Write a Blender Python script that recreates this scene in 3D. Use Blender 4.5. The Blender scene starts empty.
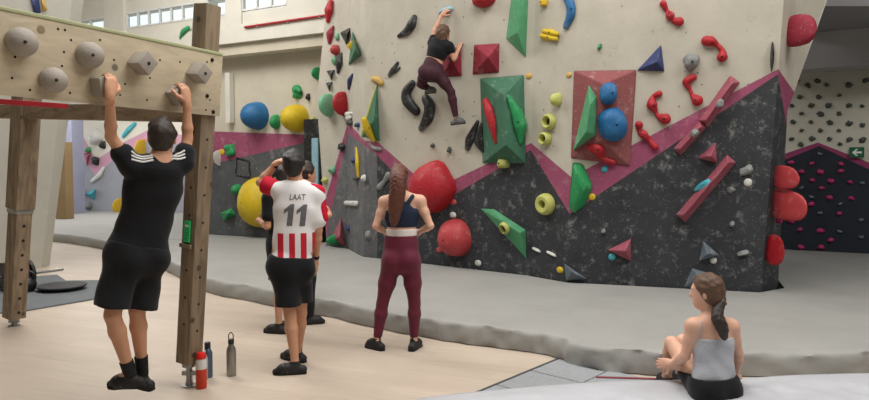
import bpy, bmesh, math, random
import numpy as np
from mathutils import Vector, Matrix, noise
from mathutils.bvhtree import BVHTree

random.seed(7)
SC = bpy.context.scene
COL = SC.collection
W_, H_ = 869, 400
FPX = 650.0
CX, CY = 434.5, 200.0
PITCH = math.radians(2.64)
CAM = Vector((0, 0, 1.6))
MZ = 0.19                      # top of the big floor pads
FWD = Vector((0, math.cos(PITCH), -math.sin(PITCH)))
UPC = Vector((0, math.sin(PITCH), math.cos(PITCH)))
RGT = Vector((1, 0, 0))

def ray(px, py):
    return (RGT * ((px - CX) / FPX) + UPC * ((CY - py) / FPX) + FWD)
def at(px, py, Y):
    d = ray(px, py)
    return CAM + d * (Y / d.y)
def atz(px, py, z):
    d = ray(px, py)
    return CAM + d * ((z - CAM.z) / d.z)
def onplane(px, py, p, n):
    d = ray(px, py)
    return CAM + d * ((p - CAM).dot(n) / d.dot(n))
def proj(P):
    v = P - CAM
    d = v.dot(FWD)
    return (CX + FPX * v.dot(RGT) / d, CY - FPX * v.dot(UPC) / d)

# ---------------------------------------------------------------- materials
def lin(c):
    return tuple(((v / 255) / 12.92 if v / 255 <= 0.04045 else ((v / 255 + 0.055) / 1.055) ** 2.4) for v in c)
_M = {}
def mat(name, rgb, rough=0.6, var=0.12, vscale=6.0, bump=0.0, bscale=40.0, spec=0.4, metal=0.0,
        chalk=0.0, chscale=5.0, dots=0.0, dark=0.0, sheen=0.0):
    """Principled surface whose colour wanders with noise; chalk = pale rubbed patches, dots = small bolt holes, dark = scuffs."""
    if name in _M: return _M[name]
    m = bpy.data.materials.new(name); m.use_nodes = True
    nt = m.node_tree; N = nt.nodes; L = nt.links
    b = N['Principled BSDF']
    b.inputs['Roughness'].default_value = rough
    b.inputs['Metallic'].default_value = metal
    b.inputs['Specular IOR Level'].default_value = spec
    c = lin(rgb)
    tc = N.new('ShaderNodeTexCoord')
    def mix(a, bb, f):
        x = N.new('ShaderNodeMix'); x.data_type = 'RGBA'
        for k, v in ((6, a), (7, bb)):
            if isinstance(v, tuple): x.inputs[k].default_value = (*v[:3], 1)
            else: L.new(v, x.inputs[k])
        if isinstance(f, (int, float)): x.inputs[0].default_value = f
        else: L.new(f, x.inputs[0])
        return x.outputs[2]
    def nz(scale, det=4, rgh=.6):
        n = N.new('ShaderNodeTexNoise'); n.inputs['Scale'].default_value = scale
        n.inputs['Detail'].default_value = det; n.inputs['Roughness'].default_value = rgh
        L.new(tc.outputs['Object'], n.inputs['Vector']); return n.outputs['Fac']
    def ramp(v, a, bb):
        r = N.new('ShaderNodeMapRange'); L.new(v, r.inputs[0])
        r.inputs[1].default_value = a; r.inputs[2].default_value = bb; r.clamp = True
        return r.outputs[0]
    def mul(v, k):
        r = N.new('ShaderNodeMath'); r.operation = 'MULTIPLY'; L.new(v, r.inputs[0]); r.inputs[1].default_value = k
        return r.outputs[0]
    col = mix(tuple(x * (1 - var) for x in c), tuple(min(1, x * (1 + var)) for x in c), ramp(nz(vscale), .3, .7))
    if dark: col = mix(col, tuple(x * .45 for x in c), mul(ramp(nz(chscale * 1.7, 8, .75), .60, .74), dark))
    if chalk:
        col = mix(col, lin((205, 203, 198)), mul(ramp(nz(chscale, 10, .78), .54, .74), chalk))
        v = N.new('ShaderNodeTexVoronoi'); v.inputs['Scale'].default_value = chscale * 3.2
        L.new(tc.outputs['Object'], v.inputs['Vector'])
        col = mix(col, lin((210, 208, 202)), mul(ramp(v.outputs['Distance'], .16, .06), chalk * .55))
    if dots:
        v = N.new('ShaderNodeTexVoronoi'); v.inputs['Scale'].default_value = 6.0; v.inputs['Randomness'].default_value = .55
        L.new(tc.outputs['Object'], v.inputs['Vector'])
        col = mix(col, lin((70, 66, 60)), mul(ramp(v.outputs['Distance'], .10, .06), dots))
    L.new(col, b.inputs['Base Color'])
    if bump:
        bp = N.new('ShaderNodeBump'); bp.inputs['Strength'].default_value = min(1, bump); bp.inputs['Distance'].default_value = .01
        L.new(nz(bscale, 5), bp.inputs['Height']); L.new(bp.outputs[0], b.inputs['Normal'])
    if sheen:
        b.inputs['Sheen Weight'].default_value = sheen
    _M[name] = m
    return m

def emis(name, rgb, s):
    m = bpy.data.materials.new(name); m.use_nodes = True
    b = m.node_tree.nodes['Principled BSDF']
    b.inputs['Base Color'].default_value = (*lin(rgb), 1)
    b.inputs['Emission Color'].default_value = (*lin(rgb), 1); b.inputs['Emission Strength'].default_value = s
    return m
def glass(name, rgb=(235, 240, 240), alpha=.25, rough=.05):
    m = bpy.data.materials.new(name); m.use_nodes = True
    nt = m.node_tree; N = nt.nodes; L = nt.links
    out = N['Material Output']; b = N['Principled BSDF']
    b.inputs['Base Color'].default_value = (*lin(rgb), 1); b.inputs['Roughness'].default_value = rough
    t = N.new('ShaderNodeBsdfTransparent'); x = N.new('ShaderNodeMixShader'); x.inputs[0].default_value = alpha
    t.inputs[0].default_value = (*lin(rgb), 1)
    L.new(t.outputs[0], x.inputs[1]); L.new(b.outputs[0], x.inputs[2]); L.new(x.outputs[0], out.inputs[0])
    return m

# ---------------------------------------------------------------- objects
def tag(o, label=None, cat=None, group=None, kind=None):
    if label: o['label'] = label
    if cat: o['category'] = cat
    if group: o['group'] = group
    if kind: o['kind'] = kind
    return o
def empty(name, loc, label=None, cat=None, group=None):
    o = bpy.data.objects.new(name, None); COL.objects.link(o)
    o.location = loc; o.empty_display_size = .1
    return tag(o, label, cat, group)
def link(name, me, parent=None):
    o = bpy.data.objects.new(name, me); COL.objects.link(o)
    if parent is not None: o.parent = parent
    return o
def finish(name, bm, mats, parent=None, origin=None, smooth=False, auto=None):
    """bmesh in world coordinates -> linked object whose origin is `origin` (or the parent's origin)."""
    bmesh.ops.recalc_face_normals(bm, faces=bm.faces)
    if origin is None:
        origin = wloc(parent) if parent is not None else Vector((0, 0, 0))
    origin = Vector(origin)
    bmesh.ops.translate(bm, verts=bm.verts, vec=-origin)
    me = bpy.data.meshes.new(name); 
    if smooth:
        for f in bm.faces: f.smooth = True
    if auto is not None:
        for e in bm.edges:
            e.smooth = not (len(e.link_faces) == 2 and e.calc_face_angle(0) > auto)
        for f in bm.faces: f.smooth = True
    bm.to_mesh(me); bm.free()
    for m in (mats if isinstance(mats, (list, tuple)) else [mats]): me.materials.append(m)
    o = link(name, me, parent)
    if parent is None: o.location = origin
    else: o.location = origin - wloc(parent)
    return o
def wloc(o):
    v = Vector(o.location)
    while o.parent is not None:
        o = o.parent; v = v + o.location
    return v
def struct(name, bm, mats, **k):
    o = finish(name, bm, mats, **k); o['kind'] = 'structure'; return o

def frame(n, up=Vector((0, 0, 1))):
    n = n.normalized()
    r = up.cross(n); 
    if r.length < 1e-4: r = Vector((1, 0, 0))
    r.normalize(); u = n.cross(r).normalized()
    return r, u, n
def bm_box(bm, c, sx, sy, sz, R=None, bev=0.0):
    """box centred at c; R columns are the box axes."""
    mt = Matrix.Translation(c)
    if R is not None: mt = mt @ R.to_4x4()
    mt = mt @ Matrix.Diagonal((sx, sy, sz, 1))
    r = bmesh.ops.create_cube(bm, size=1, matrix=mt)
    if bev:
        es = list({e for v in r['verts'] for e in v.link_edges})
        bmesh.ops.bevel(bm, geom=es, offset=bev, segments=2, affect='EDGES', profile=.6)
def axes(x, y, z):
    return Matrix((x, y, z)).transposed()
def catmull(P, n=6):
    P = [Vector(p) for p in P]
    if len(P) < 3: 
        return [P[0].lerp(P[-1], i / n) for i in range(n + 1)]
    Q = [P[0] * 2 - P[1]] + P + [P[-1] * 2 - P[-2]]
    out = []
    for i in range(1, len(Q) - 2):
        a, b, c, d = Q[i - 1:i + 3]
        for k in range(n):
            t = k / n
            out.append(.5 * ((2 * b) + (c - a) * t + (2 * a - 5 * b + 4 * c - d) * t * t + (3 * b - a - 3 * c + d) * t ** 3))
    out.append(P[-1]); return out
def bm_tube(bm, pts, radii, seg=12, caps=True, flat=None, flatk=1.0):
    """round-ended tube through pts; radii per point; flat = direction squeezed by flatk."""
    n = len(pts)
    T = []
    for i in range(n):
        t = (pts[min(i + 1, n - 1)] - pts[max(i - 1, 0)]); T.append(t.normalized() if t.length > 1e-9 else Vector((0, 0, 1)))
    C = []; R = []; TT = []
    if caps:
        for a in (80, 55, 28):
            a = math.radians(a); C.append(pts[0] - T[0] * radii[0] * math.sin(a)); R.append(radii[0] * math.cos(a)); TT.append(T[0])
    C += list(pts); R += list(radii); TT += T
    if caps:
        for a in (28, 55, 80):
            a = math.radians(a); C.append(pts[-1] + T[-1] * radii[-1] * math.sin(a)); R.append(radii[-1] * math.cos(a)); TT.append(T[-1])
    ref = Vector((0, 0, 1)) if abs(T[0].z) < .9 else Vector((1, 0, 0))
    if flat is not None: ref = flat
    rings = []
    a = None
    for c, r, t in zip(C, R, TT):
        if a is None or flat is not None: a = (ref - t * ref.dot(t))
        else: a = a - t * a.dot(t)
        if a.length < 1e-6: a = t.orthogonal()
        a = a.normalized(); b = t.cross(a).normalized()
        k = flatk if flat is not None else 1
        rings.append([bm.verts.new(c + a * (math.cos(2 * math.pi * j / seg) * r * k) + b * (math.sin(2 * math.pi * j / seg) * r)) for j in range(seg)])
    for A, B in zip(rings, rings[1:]):
        for j in range(seg):
            bm.faces.new((A[j], A[(j + 1) % seg], B[(j + 1) % seg], B[j]))
    bm.faces.new(rings[0][::-1]); bm.faces.new(rings[-1])
def bm_lathe(bm, o, prof, r, u, n, seg=24):
    """revolve (radius, height-along-n) profile about axis n at o."""
    rings = []
    for rad, h in prof:
        rad = max(rad, 1e-4)
        rings.append([bm.verts.new(o + n * h + (r * math.cos(2 * math.pi * j / seg) + u * math.sin(2 * math.pi * j / seg)) * rad) for j in range(seg)])
    for A, B in zip(rings, rings[1:]):
        for j in range(seg): bm.faces.new((A[j], A[(j + 1) % seg], B[(j + 1) % seg], B[j]))
    bm.faces.new(rings[0][::-1]); bm.faces.new(rings[-1])
def bm_prism(bm, poly, z0, z1):
    """vertical prism of an xy polygon."""
    A = [bm.verts.new((p[0], p[1], z0)) for p in poly]; B = [bm.verts.new((p[0], p[1], z1)) for p in poly]
    n = len(poly)
    f1 = bm.faces.new(A[::-1]); f2 = bm.faces.new(B)
    for i in range(n): bm.faces.new((A[i], A[(i + 1) % n], B[(i + 1) % n], B[i]))
    bmesh.ops.triangulate(bm, faces=[f1, f2])

# ---------------------------------------------------------------- signed-distance modelling for bodies and clothes
def na(v): return np.array((v[0], v[1], v[2]), dtype=np.float32)
class Field:
    def __init__(s): s.ops = []
    def cone(s, a, b, ra, rb, k=.02, fd=None, fl=1.0, cap=False, cutter=False):
        s.ops.append(('cone', na(a), na(b), ra, rb, k, None if fd is None else na(Vector(fd).normalized()), fl, cap, cutter)); return s
    def ell(s, c, R, rad, k=.02, cutter=False):
        s.ops.append(('ell', na(c), np.array([na(x) for x in R]), np.array(rad, dtype=np.float32), k, cutter)); return s
    def cut(s, p, n):
        s.ops.append(('cut', na(p), na(Vector(n).normalized()))); return s
    def chain(s, pts, rads, k=.02, **kw):
        for i in range(len(pts) - 1): s.cone(pts[i], pts[i + 1], rads[i], rads[i + 1], k, **kw)
        return s
    def bounds(s):
        lo, hi = [], []
        for o in s.ops:
            if o[0] == 'cone' and not o[9]:
                r = max(o[3], o[4]); lo += [np.minimum(o[1], o[2]) - r]; hi += [np.maximum(o[1], o[2]) + r]
            elif o[0] == 'ell' and not o[5]:
                r = o[3].max(); lo += [o[1] - r]; hi += [o[1] + r]
        return np.min(lo, 0), np.max(hi, 0)
    def mesh(s, name, vox, mats, parent=None, wrinkle=0.0, wscale=30.0, smooth_iter=1):
        lo, hi = s.bounds(); lo = lo - 3 * vox; hi = hi + 3 * vox
        n = np.ceil((hi - lo) / vox).astype(int) + 1
        ax = [lo[i] + vox * np.arange(n[i], dtype=np.float32) for i in range(3)]
        F = np.full(n, .3, dtype=np.float32)
        for o in s.ops:
            if o[0] == 'cut':
                d = ((ax[0][:, None, None] - o[1][0]) * o[2][0] + (ax[1][None, :, None] - o[1][1]) * o[2][1] + (ax[2][None, None, :] - o[1][2]) * o[2][2])
                F = np.maximum(F, d); continue
            if o[0] == 'cone':
                r = max(o[3], o[4]); k = o[5]; l = np.minimum(o[1], o[2]) - r; h = np.maximum(o[1], o[2]) + r
            else:
                r = o[3].max(); k = o[4]; l = o[1] - r; h = o[1] + r
            m = k + 2.5 * vox
            i0 = np.clip(np.floor((l - m - lo) / vox).astype(int), 0, n - 1); i1 = np.clip(np.ceil((h + m - lo) / vox).astype(int) + 1, 1, n)
            if np.any(i1 <= i0): continue
            X = ax[0][i0[0]:i1[0]][:, None, None]; Y = ax[1][i0[1]:i1[1]][None, :, None]; Z = ax[2][i0[2]:i1[2]][None, None, :]
            sl = tuple(slice(i0[j], i1[j]) for j in range(3))
            if o[0] == 'cone':
                a, b, ra, rb, k, fd, fl, cap, cutter = o[1:]
                ab = b - a; L = float(np.linalg.norm(ab)) + 1e-9; t = ab / L
                px, py, pz = X - a[0], Y - a[1], Z - a[2]
                q = px * t[0] + py * t[1] + pz * t[2]
                qc = np.clip(q, 0, L)
                vx, vy, vz = px - qc * t[0], py - qc * t[1], pz - qc * t[2]
                if cap: vx, vy, vz = px - q * t[0], py - q * t[1], pz - q * t[2]
                rr = vx * vx + vy * vy + vz * vz
                if fd is not None:
                    f = vx * fd[0] + vy * fd[1] + vz * fd[2]
                    rr = rr + f * f * (1 / (fl * fl) - 1)
                d = np.sqrt(np.maximum(rr, 0)) - (ra + (rb - ra) * qc / L)
                if fd is not None: d = d * min(1.0, (fl + 1) / 2)
                if cap: d = np.maximum(d, np.maximum(-q, q - L))
            else:
                c, R, rad, k, cutter = o[1:]
                px, py, pz = X - c[0], Y - c[1], Z - c[2]
                u = [(px * R[j][0] + py * R[j][1] + pz * R[j][2]) / rad[j] for j in range(3)]
                k0 = np.sqrt(u[0] ** 2 + u[1] ** 2 + u[2] ** 2)
                k1 = np.sqrt((u[0] / rad[0]) ** 2 + (u[1] / rad[1]) ** 2 + (u[2] / rad[2]) ** 2) + 1e-6
                d = k0 * (k0 - 1) / k1
            G = F[sl]
            if cutter:
                F[sl] = np.maximum(G, -d)
            else:
                kk = max(k, 1e-5)
                hh = np.maximum(kk - np.abs(G - d), 0) / kk
                F[sl] = np.minimum(G, d) - hh * hh * kk * .25
        if wrinkle:
            X, Y, Z = ax[0][:, None, None], ax[1][None, :, None], ax[2][None, None, :]
            w = wscale
            F = F + wrinkle * (np.sin(X * w + 1.7 * np.sin(Z * w * .45)) * np.sin(Z * w * .8 + 2.1 * np.sin(X * w * .35 + Y * w * .3)) + .6 * np.sin(Y * w * .9 + Z * w * 1.3 + 2 * np.sin(X * w * .5)))
        V, Q = surfnet(F)
        V = lo + V * vox
        org = np.array(wloc(parent)) if parent is not None else np.zeros(3)
        me = bpy.data.meshes.new(name)
        me.vertices.add(len(V)); me.vertices.foreach_set('co', (V - org).astype(np.float32).ravel())
        me.loops.add(len(Q) * 4); me.loops.foreach_set('vertex_index', Q.astype(np.int32).ravel())
        me.polygons.add(len(Q)); me.polygons.foreach_set('loop_start', np.arange(0, len(Q) * 4, 4, dtype=np.int32))
        me.update(); me.validate()
        me.polygons.foreach_set('use_smooth', np.ones(len(me.polygons), dtype=bool))
        bm = bmesh.new(); bm.from_mesh(me)
        for _ in range(smooth_iter):
            bmesh.ops.smooth_vert(bm, verts=bm.verts, factor=.5, use_axis_x=True, use_axis_y=True, use_axis_z=True)
        bmesh.ops.recalc_face_normals(bm, faces=bm.faces)
        bm.to_mesh(me); bm.free()
        for m_ in (mats if isinstance(mats, (list, tuple)) else [mats]): me.materials.append(m_)
        return link(name, me, parent)
def surfnet(F):
    S = F < 0
    nx, ny, nz = F.shape
    cnt = np.zeros((nx - 1, ny - 1, nz - 1), dtype=np.int8)
    for i in (0, 1):
        for j in (0, 1):
            for k in (0, 1): cnt += S[i:nx - 1 + i, j:ny - 1 + j, k:nz - 1 + k]
    act = (cnt > 0) & (cnt < 8)
    idx = np.full(act.shape, -1, dtype=np.int64)
    cells = np.argwhere(act); idx[act] = np.arange(len(cells))
    P = np.zeros((len(cells), 3)); C = np.zeros(len(cells))
    cor = [(i, j, k) for i in (0, 1) for j in (0, 1) for k in (0, 1)]
    for a in cor:
        for axx in range(3):
            if a[axx]: continue
            b = list(a); b[axx] = 1
            A = F[cells[:, 0] + a[0], cells[:, 1] + a[1], cells[:, 2] + a[2]]; B = F[cells[:, 0] + b[0], cells[:, 1] + b[1], cells[:, 2] + b[2]]
            x = (A < 0) != (B < 0)
            t = np.where(x, A / np.where(x, A - B, 1), 0)
            p = np.zeros((len(cells), 3)); p[:] = a; p[:, axx] += t
            P += p * x[:, None]; C += x
    V = cells + P / C[:, None]
    Q = []
    for axx in range(3):
        o1, o2 = (axx + 1) % 3, (axx + 2) % 3
        sl0 = [slice(None)] * 3; sl1 = [slice(None)] * 3
        sl0[axx] = slice(0, -1); sl1[axx] = slice(1, None)
        x = S[tuple(sl0)] != S[tuple(sl1)]
        e = np.argwhere(x)
        ok = (e[:, o1] > 0) & (e[:, o2] > 0) & (e[:, o1] < F.shape[o1] - 1) & (e[:, o2] < F.shape[o2] - 1)
        e = e[ok]
        if not len(e): continue
        def g(d1, d2):
            c = e.copy(); c[:, o1] -= d1; c[:, o2] -= d2
            return idx[c[:, 0], c[:, 1], c[:, 2]]
        q = np.stack([g(0, 0), g(1, 0), g(1, 1), g(0, 1)], 1)
        fl = S[tuple(e.T)]
        q[~fl] = q[~fl][:, ::-1]
        Q.append(q)
    return V, np.concatenate(Q)
# ================================================================ room shell
M_white = mat('painted_plywood_white', (186, 180, 166), .75, .09, 2.2, .25, 30, .25, dots=.6, dark=.5, chscale=3.6)
M_black = mat('painted_plywood_black', (55, 57, 61), .7, .22, 3, .25, 40, .3, chalk=.5, chscale=7.5)
M_grey = mat('painted_plywood_grey', (98, 98, 100), .7, .15, 5, .25, 40, .3, chalk=.5, chscale=6.0)
M_pink = mat('painted_plywood_pink', (150, 76, 104), .7, .1, 4, .2, 40, .3, chalk=.4, chscale=6.0)
M_plaster = mat('plaster_offwhite', (214, 210, 198), .85, .05, 2, .2, 18, .2)
M_plaster2 = mat('plaster_beige', (198, 190, 172), .85, .07, 2, .2, 18, .2)
M_concrete = mat('pale_concrete_panel', (196, 194, 184), .8, .06, 2, .2, 20, .2, dark=.4, chscale=1.5)
M_beam_grey = mat('grey_painted_beam', (176, 176, 178), .8, .04, 2, .1, 20, .2)
M_dim = mat('grey_plaster', (150, 150, 152), .85, .04, 1.5, .1, 15, .2)

# ---- floor of pale wood-look vinyl, planks along one diagonal
def floor_mat():
    m = bpy.data.materials.new('pale_vinyl_planks'); m.use_nodes = True
    nt = m.node_tree; N = nt.nodes; L = nt.links; b = N['Principled BSDF']
    tc = N.new('ShaderNodeTexCoord'); mp = N.new('ShaderNodeMapping'); mp.inputs['Rotation'].default_value[2] = math.radians(20)
    L.new(tc.outputs['Object'], mp.inputs[0])
    br = N.new('ShaderNodeTexBrick'); br.inputs['Scale'].default_value = 1
    br.inputs['Brick Width'].default_value = 1.3; br.inputs['Row Height'].default_value = .19; br.inputs['Mortar Size'].default_value = .002
    br.inputs['Color1'].default_value = (*lin((194, 179, 163)), 1); br.inputs['Color2'].default_value = (*lin((185, 170, 154)), 1)
    br.inputs['Mortar'].default_value = (*lin((180, 165, 146)), 1)
    L.new(mp.outputs[0], br.inputs['Vector'])
    st = N.new('ShaderNodeMapping'); st.inputs['Scale'].default_value = (1.2, 14, 1); L.new(mp.outputs[0], st.inputs[0])
    n = N.new('ShaderNodeTexNoise'); n.inputs['Scale'].default_value = 1.6; n.inputs['Detail'].default_value = 6; L.new(st.outputs[0], n.inputs[0])
    n2 = N.new('ShaderNodeTexNoise'); n2.inputs['Scale'].default_value = 1.1; n2.inputs['Detail'].default_value = 5; L.new(tc.outputs['Object'], n2.inputs[0])
    ad = N.new('ShaderNodeMath'); ad.operation = 'ADD'; L.new(n.outputs[0], ad.inputs[0]); L.new(n2.outputs[0], ad.inputs[1])
    mr = N.new('ShaderNodeMapRange'); mr.inputs[1].default_value = .7; mr.inputs[2].default_value = 1.3; mr.inputs[3].default_value = .9; mr.inputs[4].default_value = 1.06
    L.new(ad.outputs[0], mr.inputs[0])
    vm = N.new('ShaderNodeVectorMath'); vm.operation = 'SCALE'; L.new(br.outputs[0], vm.inputs[0]); L.new(mr.outputs[0], vm.inputs['Scale'])
    L.new(vm.outputs[0], b.inputs['Base Color'])
    b.inputs['Roughness'].default_value = .42; b.inputs['Specular IOR Level'].default_value = .35
    return m
bm = bmesh.new()
bm_prism(bm, [(-16, -4), (11, -4), (11, 26), (-16, 26)], -.12, 0)
struct('floor', bm, floor_mat())

# ---- the faceted main climbing wall: vertical creases given as polylines (z, x, y)
LEAN = Vector((.012, -.082, 0))
def base(px, py): return atz(px, py, MZ)
def lean_col(p, lean=LEAN):
    return [(z, p.x + lean.x * (z - MZ), p.y + lean.y * (z - MZ)) for z in (0.0, MZ, 5.4)]
cA0 = [(0, -1.2, 14.2), (MZ, -1.2, 14.2), (5.4, -1.1, 14.2)]
cA = [(0, -2.01, 12.06), (MZ, -2.01, 12.06), (2.9, -2.16, 12.0), (5.4, -1.86, 11.9)]
cB = lean_col(base(347, 248), Vector((.02, -.05, 0)))
cC1 = lean_col(base(363, 256.5), Vector((.03, -.08, 0)))
cC = lean_col(base(377, 258))
cD = lean_col(base(527, 275))
cE = lean_col(base(567, 282))
cF = lean_col(base(761, 292))
cG = [(0, 4.13, 7.77), (MZ, 4.13, 7.77), (2.3, 4.16, 7.70), (3.7, 4.62, 7.68), (5.4, 5.15, 7.66)]
cH = [(0, 5.2, 10.4), (MZ, 5.2, 10.4), (5.4, 5.6, 10.4)]
COLS = dict(A0=cA0, A=cA, B=cB, C1=cC1, C=cC, D=cD, E=cE, F=cF, G=cG, H=cH)
def colp(c, z):
    P = COLS[c]
    for (z0, x0, y0), (z1, x1, y1) in zip(P, P[1:]):
        if z <= z1 or z1 == P[-1][0]:
            t = (z - z0) / (z1 - z0); return Vector((x0 + (x1 - x0) * t, y0 + (y1 - y0) * t, z))
def colz(c, py):
    lo, hi = -.5, 7.0
    for _ in range(50):
        m = (lo + hi) / 2
        if proj(colp(c, m))[1] > py: lo = m
        else: hi = m
    return lo
TOPZ = 5.4
# paint lines: pixel height at which each crease passes the upper (white/pink) and lower (pink/black) line
PU = dict(A=205, B=122, C1=141, C=141.5, D=143, E=177, F=69, G=92, H=100)
PL = dict(A=236, B=133, C1=146, C=155, D=150, E=214, F=74, G=126, H=120)
zU = {c: colz(c, y) for c, y in PU.items()}; zL = {c: colz(c, y) for c, y in PL.items()}
zU['A0'] = zU['A']; zL['A0'] = zL['A']
FAC = [('A0', 'A'), ('A', 'B'), ('B', 'C1'), ('C1', 'C'), ('C', 'D'), ('D', 'E'), ('E', 'F'), ('F', 'G'), ('G', 'H')]
MIDU = {('C', 'D'): [(432, 190)]}; MIDL = {('C', 'D'): [(429, 209)]}
def facet_plane(f):
    a, b = f
    p = colp(a, MZ); q = colp(b, MZ); r = colp(a, 3.0); s = colp(b, 3.0)
    n = ((q - p) + (s - r)).cross((r - p) + (s - q)).normalized()
    c = (p + q + r + s) / 4
    if n.dot(CAM - c) < 0: n = -n
    return c, n
bm = bmesh.new()
vc = {}
def bv(p):
    k = (round(p.x, 4), round(p.y, 4), round(p.z, 4))
    if k not in vc: vc[k] = bm.verts.new(p)
    return vc[k]
def along(c, z0, z1):
    ks = [z for z, _, _ in COLS[c] if min(z0, z1) + 1e-4 < z < max(z0, z1) - 1e-4]
    ks = sorted(ks, reverse=z1 < z0)
    return [colp(c, z) for z in [z0] + ks + [z1]]
def add_poly(pts, mi):
    vs = []
    for p in pts:
        v = bv(p)
        if not vs or vs[-1] is not v: vs.append(v)
    if vs[0] is vs[-1]: vs.pop()
    f = bm.faces.new(vs); f.material_index = mi
for f in FAC:
    a, b = f; c, n = facet_plane(f)
    up = [onplane(x, y, c, n) for x, y in MIDU.get(f, [])]; lo = [onplane(x, y, c, n) for x, y in MIDL.get(f, [])]
    bi = 1 if a in ('C', 'D', 'E', 'F', 'G') else 3
    add_poly([colp(a, zU[a])] + up + along(b, zU[b], TOPZ) + along(a, TOPZ, zU[a])[:-1], 0)
    add_poly([colp(a, zL[a])] + lo + along(b, zL[b], zU[b]) + up[::-1] + along(a, zU[a], zL[a])[:-1], 2)
    add_poly([colp(a, 0), colp(a, zL[a])] + lo + [colp(b, zL[b]), colp(b, 0)], bi)
bm.normal_update(); bmesh.ops.triangulate(bm, faces=[f for f in bm.faces if len(f.verts) > 4], quad_method='FIXED', ngon_method='EAR_CLIP')
wall_main = struct('wall_front', bm, [M_white, M_black, M_pink, M_grey])
WBVH = None
def make_bvh(o):
    me = o.data; off = wloc(o)
    return BVHTree.FromPolygons([v.co + off for v in me.vertices], [p.vertices[:] for p in me.polygons])
WBVH = make_bvh(wall_main)

# ---- far right wall: white above, dark gable shape with pink border below
R0 = atz(770, 248.5, MZ); R1 = atz(905, 255.5, MZ)
rn = (R1 - R0).cross(Vector((0, 0, 1))).normalized()
if rn.dot(CAM - R0) < 0: rn = -rn
def rp(px, py): return onplane(px, py, R0, rn)
def rb(px, z):
    d = ray(px, 200); t = (R0 - CAM).dot(rn) / d.dot(rn); p = CAM + d * t; p.z = z; return p
M_rwhite = mat('far_wall_white', (205, 202, 188), .8, .04, 2, .1, 20, .2)
M_rblack = mat('far_wall_dark', (44, 50, 58), .75, .12, 3, .15, 30, .25)
M_rpink = mat('far_wall_pink', (150, 62, 104), .7, .06, 3, .1, 30, .25)
bm = bmesh.new(); vc = {}
xl, xr = 772, 905
ul, ur = rp(xl, 158), rp(xr, 176.5); ll, lr = rp(xl, 165), rp(xr, 186)
pk, pk2 = rp(818, 142.5), rp(819, 146)
add_poly([ul, pk, ur, rb(xr, 4.6), rb(xl, 4.6)], 0)
add_poly([ll, pk2, lr, ur, pk, ul], 2)
add_poly([rb(xl, 0), rb(xr, 0), lr, pk2, ll], 1)
bm.normal_update(); bmesh.ops.triangulate(bm, faces=[f for f in bm.faces if len(f.verts) > 4], quad_method='FIXED', ngon_method='EAR_CLIP')
wall_right = struct('wall_right', bm, [M_rwhite, M_rblack, M_rpink])
# beam and ceiling slab over it
def slab(name, px0, px1, py_bot, py_top, thick, m, off=.0):
    a = rp(px0, py_bot) + rn * off; b = rp(px1, py_bot) + rn * off
    zb = rp(819, py_bot).z; zt = rp(819, py_top).z
    d = (b - a); d.z = 0; L = d.length; d.normalize()
    c = (a + b) / 2; c.z = (zb + zt) / 2
    bm = bmesh.new(); bm_box(bm, c - rn * (thick / 2 - off), L, thick, zt - zb, axes(d, rn, Vector((0, 0, 1))))
    return struct(name, bm, m)
slab('trim_1', 772, 920, 74, 40, .5, M_beam_grey, .38)

# ---- back left wall W (white, pink wedge, dark base) in shade under the beam
W0 = atz(205, 234, MZ); W1 = atz(330, 241.5, MZ)
wn = (W1 - W0).cross(Vector((0, 0, 1))).normalized()
if wn.dot(CAM - W0) < 0: wn = -wn
wd = (W1 - W0); wd.z = 0; wd.normalize()
def wp(px, py, off=0.0): return onplane(px, py, W0 + wn * off, wn)
def wb(px, z):
    d = ray(px, 200); t = (W0 - CAM).dot(wn) / d.dot(wn); p = CAM + d * t; p.z = z; return p
bm = bmesh.new(); vc = {}
xl, xr = 204, 342
add_poly([wp(xl, 131), wp(xr, 136), wb(xr, 4.2), wb(xl, 4.2)], 0)
add_poly([wp(xl, 166), wp(316, 140), wp(xr, 137), wp(xr, 136), wp(xl, 131)], 2)
add_poly([wb(xl, 0), wb(xr, 0), wp(xr, 137), wp(316, 140), wp(xl, 166)], 1)
bm.normal_update(); bmesh.ops.triangulate(bm, faces=[f for f in bm.faces if len(f.verts) > 4], quad_method='FIXED', ngon_method='EAR_CLIP')
wall_back = struct('wall_back', bm, [M_plaster2, mat('back_wall_grey', (84, 86, 88), .75, .15, 3, .2, 30, .25, chalk=.4, chscale=2), M_pink])
# white upright panel edge beside the post
bm = bmesh.new(); bm_box(bm, (wp(229.5, 98, .08)), .13, .12, 1.05, axes(wd, -wn, Vector((0, 0, 1))))
struct('trim_3', bm, M_plaster)

# ---- facade above: beam, ledge, pipe, windows, pillars
def fp(px, py, off=.45): return onplane(px, py, W0 + wn * off, wn)
BB = fp(260, 51).z; PZ = fp(260, 22).z
def fx(px, off=.45):
    p = fp(px, 100, off); return (p - W0).dot(wd)
def fbox(name, x0, x1, z0, z1, y0, y1, m, bev=0, kind=True):
    bm = bmesh.new()
    c = W0 + wd * ((x0 + x1) / 2) + wn * ((y0 + y1) / 2); c.z = (z0 + z1) / 2
    bm_box(bm, c, x1 - x0, y1 - y0, z1 - z0, axes(wd, wn, Vector((0, 0, 1))), bev)
    return struct(name, bm, m)
xL, xR = fx(-20), fx(350)
xK = fx(222)
fbox('trim_4', xL, xR, BB + .22, PZ, .1, .45, M_plaster)                    # beam
fbox('trim_5', xL, xR, BB, BB + .22, .1, .36, M_plaster2)                   # its lower step
wz0 = fp(160, 23.4).z                                                        # window sills, left bank
wz1 = fp(160, 6.8).z
fbox('wall_upper', xL, xR, PZ, wz0, .1, .40, M_plaster)
fbox('trim_6', xL, fx(231), wz1, 7.2, .1, .40, M_plaster)
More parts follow.
